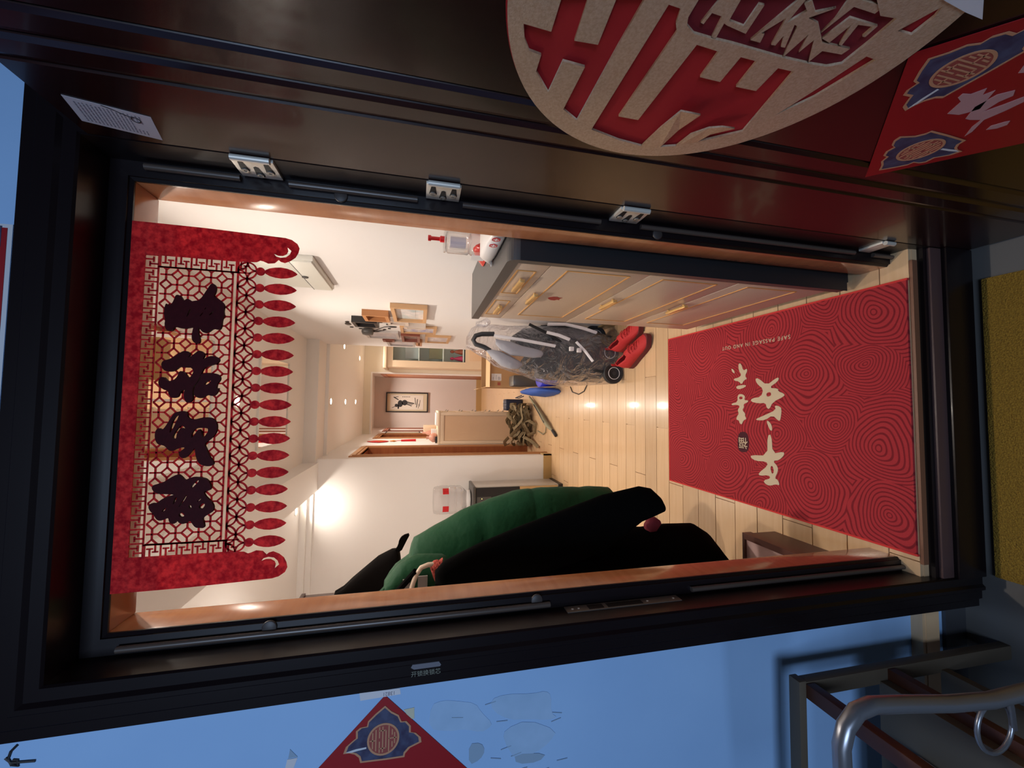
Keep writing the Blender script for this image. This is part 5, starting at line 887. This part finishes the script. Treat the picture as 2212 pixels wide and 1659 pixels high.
o = MB().box((0.640, 3.62, 0.012), (0.775, 3.86, 0.315)).build('hard_case', casegrey, None, bevel=0.035); tag(o, 'graphite hard-shell case standing on end in front of the cardboard box', 'case')
o = MB().rings([(0.708, 2.98, 0.001, .075, .10), (0.708, 2.98, 0.02, .085, .12), (0.708, 2.98, 0.12, .095, .13), (0.708, 2.98, 0.19, .10, .135), (0.708, 2.98, 0.194, .095, .13)], 24).build('blue_bin', bluebin, None, smooth=True); tag(o, 'royal blue plastic bin beside the wrapped stroller', 'bin')
bb = empty('blue_bag', (0.57, 3.3, 0), 'bright blue shopping bag lying on the floor by the blue bin', 'bag')
MB().rings([(0.565, 3.28, 0.002, .040, .42), (0.565, 3.28, 0.03, .046, .44), (0.570, 3.28, 0.13, .044, .44), (0.575, 3.28, 0.20, .035, .42), (0.58, 3.28, 0.225, .01, .36)], 26, lambda p, a: 0.012*mnoise(p*10)).build('bag_body', bluebag, bb, smooth=True)
MB().tube([(0.53, 3.75, 0.15), (0.505, 3.80, 0.20), (0.51, 3.88, 0.22), (0.54, 3.84, 0.15)], 0.006, 8).build('bag_strap', navy, bb, smooth=True)
o = MB().tube([(0.60, 2.60, 0.005), (0.55, 2.55, 0.005), (0.525, 2.40, 0.005), (0.55, 2.28, 0.005), (0.60, 2.22, 0.005), (0.66, 2.22, 0.005)], 0.004, 8).build('cord', rubber, None, smooth=True); tag(o, 'thin black cord looping on the floor in front of the blue bag', 'cord')
nb = empty('navy_bag', (0.40, 4.45, 0), 'small navy bag with wire clasps behind the pile of straps', 'bag')
MB().box((0.345, 4.36, 0.002), (0.50, 4.56, 0.235)).build('bag_body', navy, nb, bevel=0.02)
for x in (0.385, 0.46): MB().tube([(x-0.02, 4.38, 0.23), (x-0.015, 4.37, 0.27), (x+0.015, 4.37, 0.27), (x+0.02, 4.38, 0.23)], 0.003, 6).build('clasp', steel_dark, nb)
ws = empty('strap_pile', (0.2, 4.1, 0), 'tangled heap of olive webbing straps on the floor before the cream chest', 'straps')
rs = random.Random(11)
for k in range(24):
    a0 = rs.uniform(0.05, 0.12); b0 = rs.uniform(0.10, 0.21); ph = rs.uniform(0, 6.28); tilt = rs.uniform(-0.5, 0.5); rot = rs.uniform(-0.6, 0.6)
    cx = 0.19+rs.uniform(-0.12, 0.16); cyy = 4.02+rs.uniform(-0.08, 0.08); zc = 0.05+0.17*k/24; pts = []
    k1, k2 = rs.uniform(0, 6.28), rs.uniform(0, 6.28)
    for q in range(23):
        t_ = ph+2*PI*q/20; u_ = b0*math.cos(t_)*(1+0.15*math.sin(3*t_+k1)); v_ = a0*math.sin(t_)*(1+0.2*math.sin(2*t_+k2))
        x_ = cx+u_*math.cos(rot)-v_*math.sin(rot); y_ = cyy+u_*math.sin(rot)+v_*math.cos(rot)
        pts.append((min(max(x_, -0.07), 0.43), min(max(y_, 3.84), 4.32), min(max(0.024, zc+u_*tilt+0.03*math.sin(3*t_+k2)), 0.30)))
    MB().tube(pts, 0.021, 8, flat=0.14).build('strap', webbing, ws, smooth=True)
for pts in ([(0.0, 3.98, 0.22), (-0.05, 3.90, 0.29), (-0.065, 3.86, 0.34), (-0.02, 3.84, 0.36), (0.03, 3.88, 0.30)], [(0.04, 3.88, 0.12), (0.0, 3.75, 0.06), (-0.04, 3.66, 0.024), (-0.06, 3.56, 0.022)], [(0.22, 3.86, 0.10), (0.24, 3.74, 0.09), (0.20, 3.66, 0.03), (0.10, 3.68, 0.03), (0.06, 3.78, 0.09)]):
    pp = [Vector(p) for p in pts]; pp2 = []
    for i in range(len(pp)-1):
        for q in range(4): pp2.append(tuple(pp[i].lerp(pp[i+1], q/4)))
    pp2.append(tuple(pp[-1])); MB().tube(pp2, 0.019, 8, flat=0.16).build('strap', webbing, ws, smooth=True)
ub = empty('folded_umbrella', (0.3, 3.4, 0), 'slim folded sage-grey umbrella lying on the floor', 'umbrella')
MB().tube([(0.53, 3.93, 0.03), (0.45, 3.72, 0.032), (0.36, 3.50, 0.036), (0.26, 3.28, 0.040), (0.20, 3.14, 0.034), (0.165, 3.06, 0.020)], [0.010, 0.016, 0.021, 0.027, 0.024, 0.010], 12).build('canopy', umbm, ub, smooth=True)
MB().tube([(0.43, 3.66, 0.050), (0.33, 3.42, 0.058), (0.24, 3.22, 0.062)], 0.006, 8).build('binding', rubber, ub, smooth=True)
MB().tube([(0.165, 3.06, 0.020), (0.12, 2.96, 0.018)], 0.016, 10).build('handle', rubber, ub, smooth=True)
MB().tube([(0.20, 3.30, 0.012), (0.13, 3.32, 0.012), (0.10, 3.42, 0.012), (0.125, 3.62, 0.012)], 0.006, 8).build('wrist_loop', umbm, ub, smooth=True)
# ================================================================== corridor: cream chest, things on it, wall hangings, display cabinet, far picture
cs = empty('cream_chest', (0.1, 4.7, 0), 'cream panelled chest with small pulls down its right side, standing by the corridor wall', 'chest')
MB().box((-0.096, 4.412, 0.0), (0.318, 5.10, 1.095)).build('chest_body', cream, cs)
MB().box((-0.098, 4.395, 1.095), (0.335, 5.12, 1.125)).build('chest_top', cream, cs, bevel=0.006)
st2 = MB(); st2.box((-0.096, 4.400, 0.0), (-0.055, 4.412, 1.095)).box((0.277, 4.400, 0.0), (0.318, 4.412, 1.095)).box((-0.055, 4.400, 1.045), (0.277, 4.412, 1.095)).box((-0.055, 4.400, 0.0), (0.277, 4.412, 0.12)); st2.build('face_frame', cream, cs, bevel=0.002)
MB().box((-0.05, 4.408, 0.125), (0.272, 4.4125, 1.04)).build('face_panel', creamd, cs)
for i in range(5):
    z0 = 0.14+0.19*i; d_ = MB().box((0.317, 4.45, z0), (0.326, 5.06, z0+0.175)).build('drawer', cream, cs, bevel=0.002)
    for y in (4.58, 4.92): MB().tube([(0.326, y-0.04, z0+0.10), (0.344, y-0.02, z0+0.085), (0.344, y+0.02, z0+0.085), (0.326, y+0.04, z0+0.10)], 0.005, 6).build('drawer_pull', steel_dark, d_, smooth=True)
o = MB().lathe([(0.035, 0), (0.06, 0.02), (0.062, 0.06), (0.035, 0.095), (0.018, 0.11), (0.022, 0.14)], (-0.02, 4.52, 1.126), 18).build('pink_pot', pinkpot, None, smooth=True); tag(o, 'small pink glazed pot on the near edge of the cream chest', 'pot')
o = MB().box((0.015, 4.60, 1.126), (0.085, 4.72, 1.20)).build('white_carton', whitepack, None, bevel=0.003); tag(o, 'little white carton with grey print on the cream chest', 'carton')
o = MB().lathe([(0.03, 0), (0.045, 0.05), (0.03, 0.12), (0.012, 0.15), (0.014, 0.19)], (0.02, 4.86, 1.126), 16).build('rosy_vase', pinkpot, None, smooth=True); tag(o, 'rosy vase behind the white carton on the cream chest', 'vase')
o = MB().box((0.03, 4.94, 1.126), (0.12, 5.06, 1.30)).build('ivory_box', cream, None, bevel=0.004); tag(o, 'ivory box at the back of the cream chest', 'box')
o = MB().box((-0.085, 4.43, 1.126), (0.0, 4.47, 1.155)).build('black_tray', blackwood, None, bevel=0.003); tag(o, 'flat black tray at the chest\'s front left corner', 'tray')
o = MB().box((0.14, 4.45, 1.126), (0.31, 4.75, 1.15)).build('folded_cloth', whitepack, None, bevel=0.008); tag(o, 'folded white cloth lying on the cream chest\'s right half', 'cloth')
kn = empty('knot_hanging', (-0.09, 4.9, 2.0), 'red festive knot with amber ornament and long red tassel on the corridor wall', 'wall hanging')
MB().rings([(-0.092, 4.85, 1.76, .003, .01), (-0.092, 4.85, 1.80, .006, .09), (-0.092, 4.85, 1.88, .007, .16), (-0.092, 4.85, 1.96, .007, .11), (-0.092, 4.85, 2.04, .003, .01)], 14, lambda p, a: 0.003*mnoise(p*60)).build('knot', redplastic, kn)
MB().rings([(-0.088, 4.87, 1.82, .003, .02), (-0.086, 4.87, 1.87, .005, .06), (-0.088, 4.87, 1.92, .003, .02)], 12).build('amber_flower', amber, kn)
MB().rings([(-0.09, 4.87, 1.66, .004, .01), (-0.088, 4.87, 1.70, .008, .05), (-0.09, 4.87, 1.75, .004, .02)], 12).build('amber_drop', amber, kn)
MB().tube([(-0.088, 4.89, 1.66), (-0.088, 4.89, 1.60)], 0.004, 6).build('cord', redplastic, kn)
MB().tube([(-0.088, 4.89, 1.60), (-0.086, 4.90, 1.40)], [0.014, 0.018], 10).build('tassel_tail', redplastic, kn)
sc_ = empty('scroll', (-0.095, 6.55, 1.4), 'narrow silk scroll hanging between two corridor doorways', 'scroll')
MB().box((-0.098, 6.42, 1.36), (-0.094, 6.68, 1.92)).build('scroll_silk', scrollm, sc_)
for z in (1.35, 1.925): MB().tube([(-0.094, 6.40, z), (-0.094, 6.70, z)], 0.010, 8).build('scroll_rod', blackwood, sc_)
dc = empty('display_cabinet', (1.5, 5.9, 0), 'tall cream display cabinet with glass doors at the corridor\'s right', 'cabinet')
YC = 5.88
cbx = MB().box((1.02, YC, 0.0), (2.2, YC+0.40, 0.10)); cbx.build('base', cream, dc)
MB().box((0.995, YC-0.03, 1.895), (2.22, PY-0.002, 1.95)).build('cornice', cream, dc, bevel=0.01)
f = MB(); f.box((1.02, YC, 0.10), (1.13, YC+0.02, 1.895)).box((2.07, YC, 0.10), (2.2, YC+0.02, 1.895)).box((1.13, YC, 1.80), (2.07, YC+0.02, 1.895)).box((1.13, YC, 0.10), (2.07, YC+0.02, 0.62)).box((1.02, YC+0.02, 0.10), (1.035, PY-0.002, 1.895)).box((2.185, YC+0.02, 0.10), (2.2, PY-0.002, 1.895)); f.build('carcass', cream, dc)
MB().box((1.035, YC+0.36, 0.1), (2.185, YC+0.37, 1.895)).build('back_panel', glassm, dc)
for z in (0.64, 0.98, 1.38): MB().box((1.035, YC+0.03, z), (2.185, YC+0.36, z+0.018)).build('shelf', glassm, dc)
MB().box((1.16, YC-0.010, 0.16), (1.60, YC, 0.56)).build('lower_door', creamd, dc, bevel=0.004); MB().box((1.64, YC-0.010, 0.16), (2.05, YC, 0.56)).build('lower_door', creamd, dc, bevel=0.004)
for i, (x, z, w_, h_, m_, nm, lb_) in enumerate(((1.17, 1.40, 0.20, 0.21, mat('grey_print', (0.35, 0.40, 0.40), 0.4), 'framed_print', 'framed grey print on the display cabinet\'s upper shelf'), (1.18, 1.0, 0.20, 0.22, olivepic, 'framed_print', 'framed olive print on the display cabinet\'s middle shelf'), (1.40, 1.0, 0.18, 0.20, mat('pale_print', (0.6, 0.6, 0.55), 0.4), 'framed_print', 'framed pale print beside the olive print in the display cabinet'))):
    o = MB().box((x, YC+0.10, z), (x+w_, YC+0.12, z+h_)).build(nm, m_, None, bevel=0.003); tag(o, lb_, 'picture')
for x, mm_, lb_ in ((1.20, magenta, 'magenta-dressed doll on the display cabinet\'s lower shelf'), (1.32, cherry, 'brown-dressed doll on the display cabinet\'s lower shelf')):
    o = MB().rings([(x, YC+0.12, 0.659, .05, .05), (x, YC+0.12, 0.70, .045, .045), (x, YC+0.12, 0.78, .022, .022), (x, YC+0.12, 0.80, .012, .012), (x, YC+0.12, 0.82, .026, .026), (x, YC+0.12, 0.85, .026, .026), (x, YC+0.12, 0.87, .008, .008)], 14).build('doll', mm_, None, smooth=True); tag(o, lb_, 'doll')
fp = empty('ink_painting', (0.45, 8.09, 1.6), 'ink painting of an animal in a black frame on the far corridor wall', 'painting')
x0, x1, z0, z1 = 0.234, 0.660, 1.176, 2.056; f = MB()
f.box((x0, 8.065, z0), (x0+0.024, 8.1, z1)).box((x1-0.024, 8.065, z0), (x1, 8.1, z1)).box((x0+0.024, 8.065, z0), (x1-0.024, 8.1, z0+0.024)).box((x0+0.024, 8.065, z1-0.024), (x1-0.024, 8.1, z1)); f.build('frame', blackwood, fp)
MB().box((x0+0.024, 8.085, z0+0.024), (x1-0.024, 8.099, z1-0.024)).build('mount', mat('silk_mount', (0.62, 0.52, 0.36), 0.6), fp)
MB().box((x0+0.055, 8.082, z0+0.10), (x1-0.055, 8.0855, z1-0.09)).build('paper', mat('rice_paper', (0.72, 0.66, 0.58), 0.6), fp)
ik = MB()
def blob(x, z, rx, rz, n_=12): ik.prism([(x+rx*math.cos(2*PI*q/n_), z+rz*math.sin(2*PI*q/n_)) for q in range(n_)], lambda a, b, t: (a, t, b), 8.0805, 8.0822)
blob(0.42, 1.76, .075, .055); blob(0.44, 1.67, .06, .06); blob(0.38, 1.84, .035, .035); blob(0.345, 1.80, .045, .018)
for p, q, w_ in (((0.46, 1.64), (0.42, 1.47), .022), ((0.42, 1.66), (0.37, 1.52), .018), ((0.46, 1.76), (0.40, 1.50), .014), ((0.50, 1.80), (0.56, 1.90), .020), ((0.55, 1.89), (0.57, 1.80), .012), ((0.36, 1.86), (0.33, 1.93), .010), ((0.34, 1.42), (0.52, 1.40), .014), ((0.36, 1.36), (0.50, 1.345), .008), ((0.40, 1.44), (0.55, 1.455), .012), ((0.32, 1.38), (0.42, 1.375), .008)):
    ik.bar((p[0], 8.081, p[1]), (q[0], 8.081, q[1]), w_, 0.0014, N)
for i in range(5): ik.bar((0.565, 8.081, 1.72-0.035*i), (0.565, 8.081, 1.70-0.035*i), .014, 0.0014, N)
ik.build('ink_strokes', ink, fp)
sv = MB().box((1.02-0.004, 1.35, 1.30), (1.0195, 1.47, 1.302))
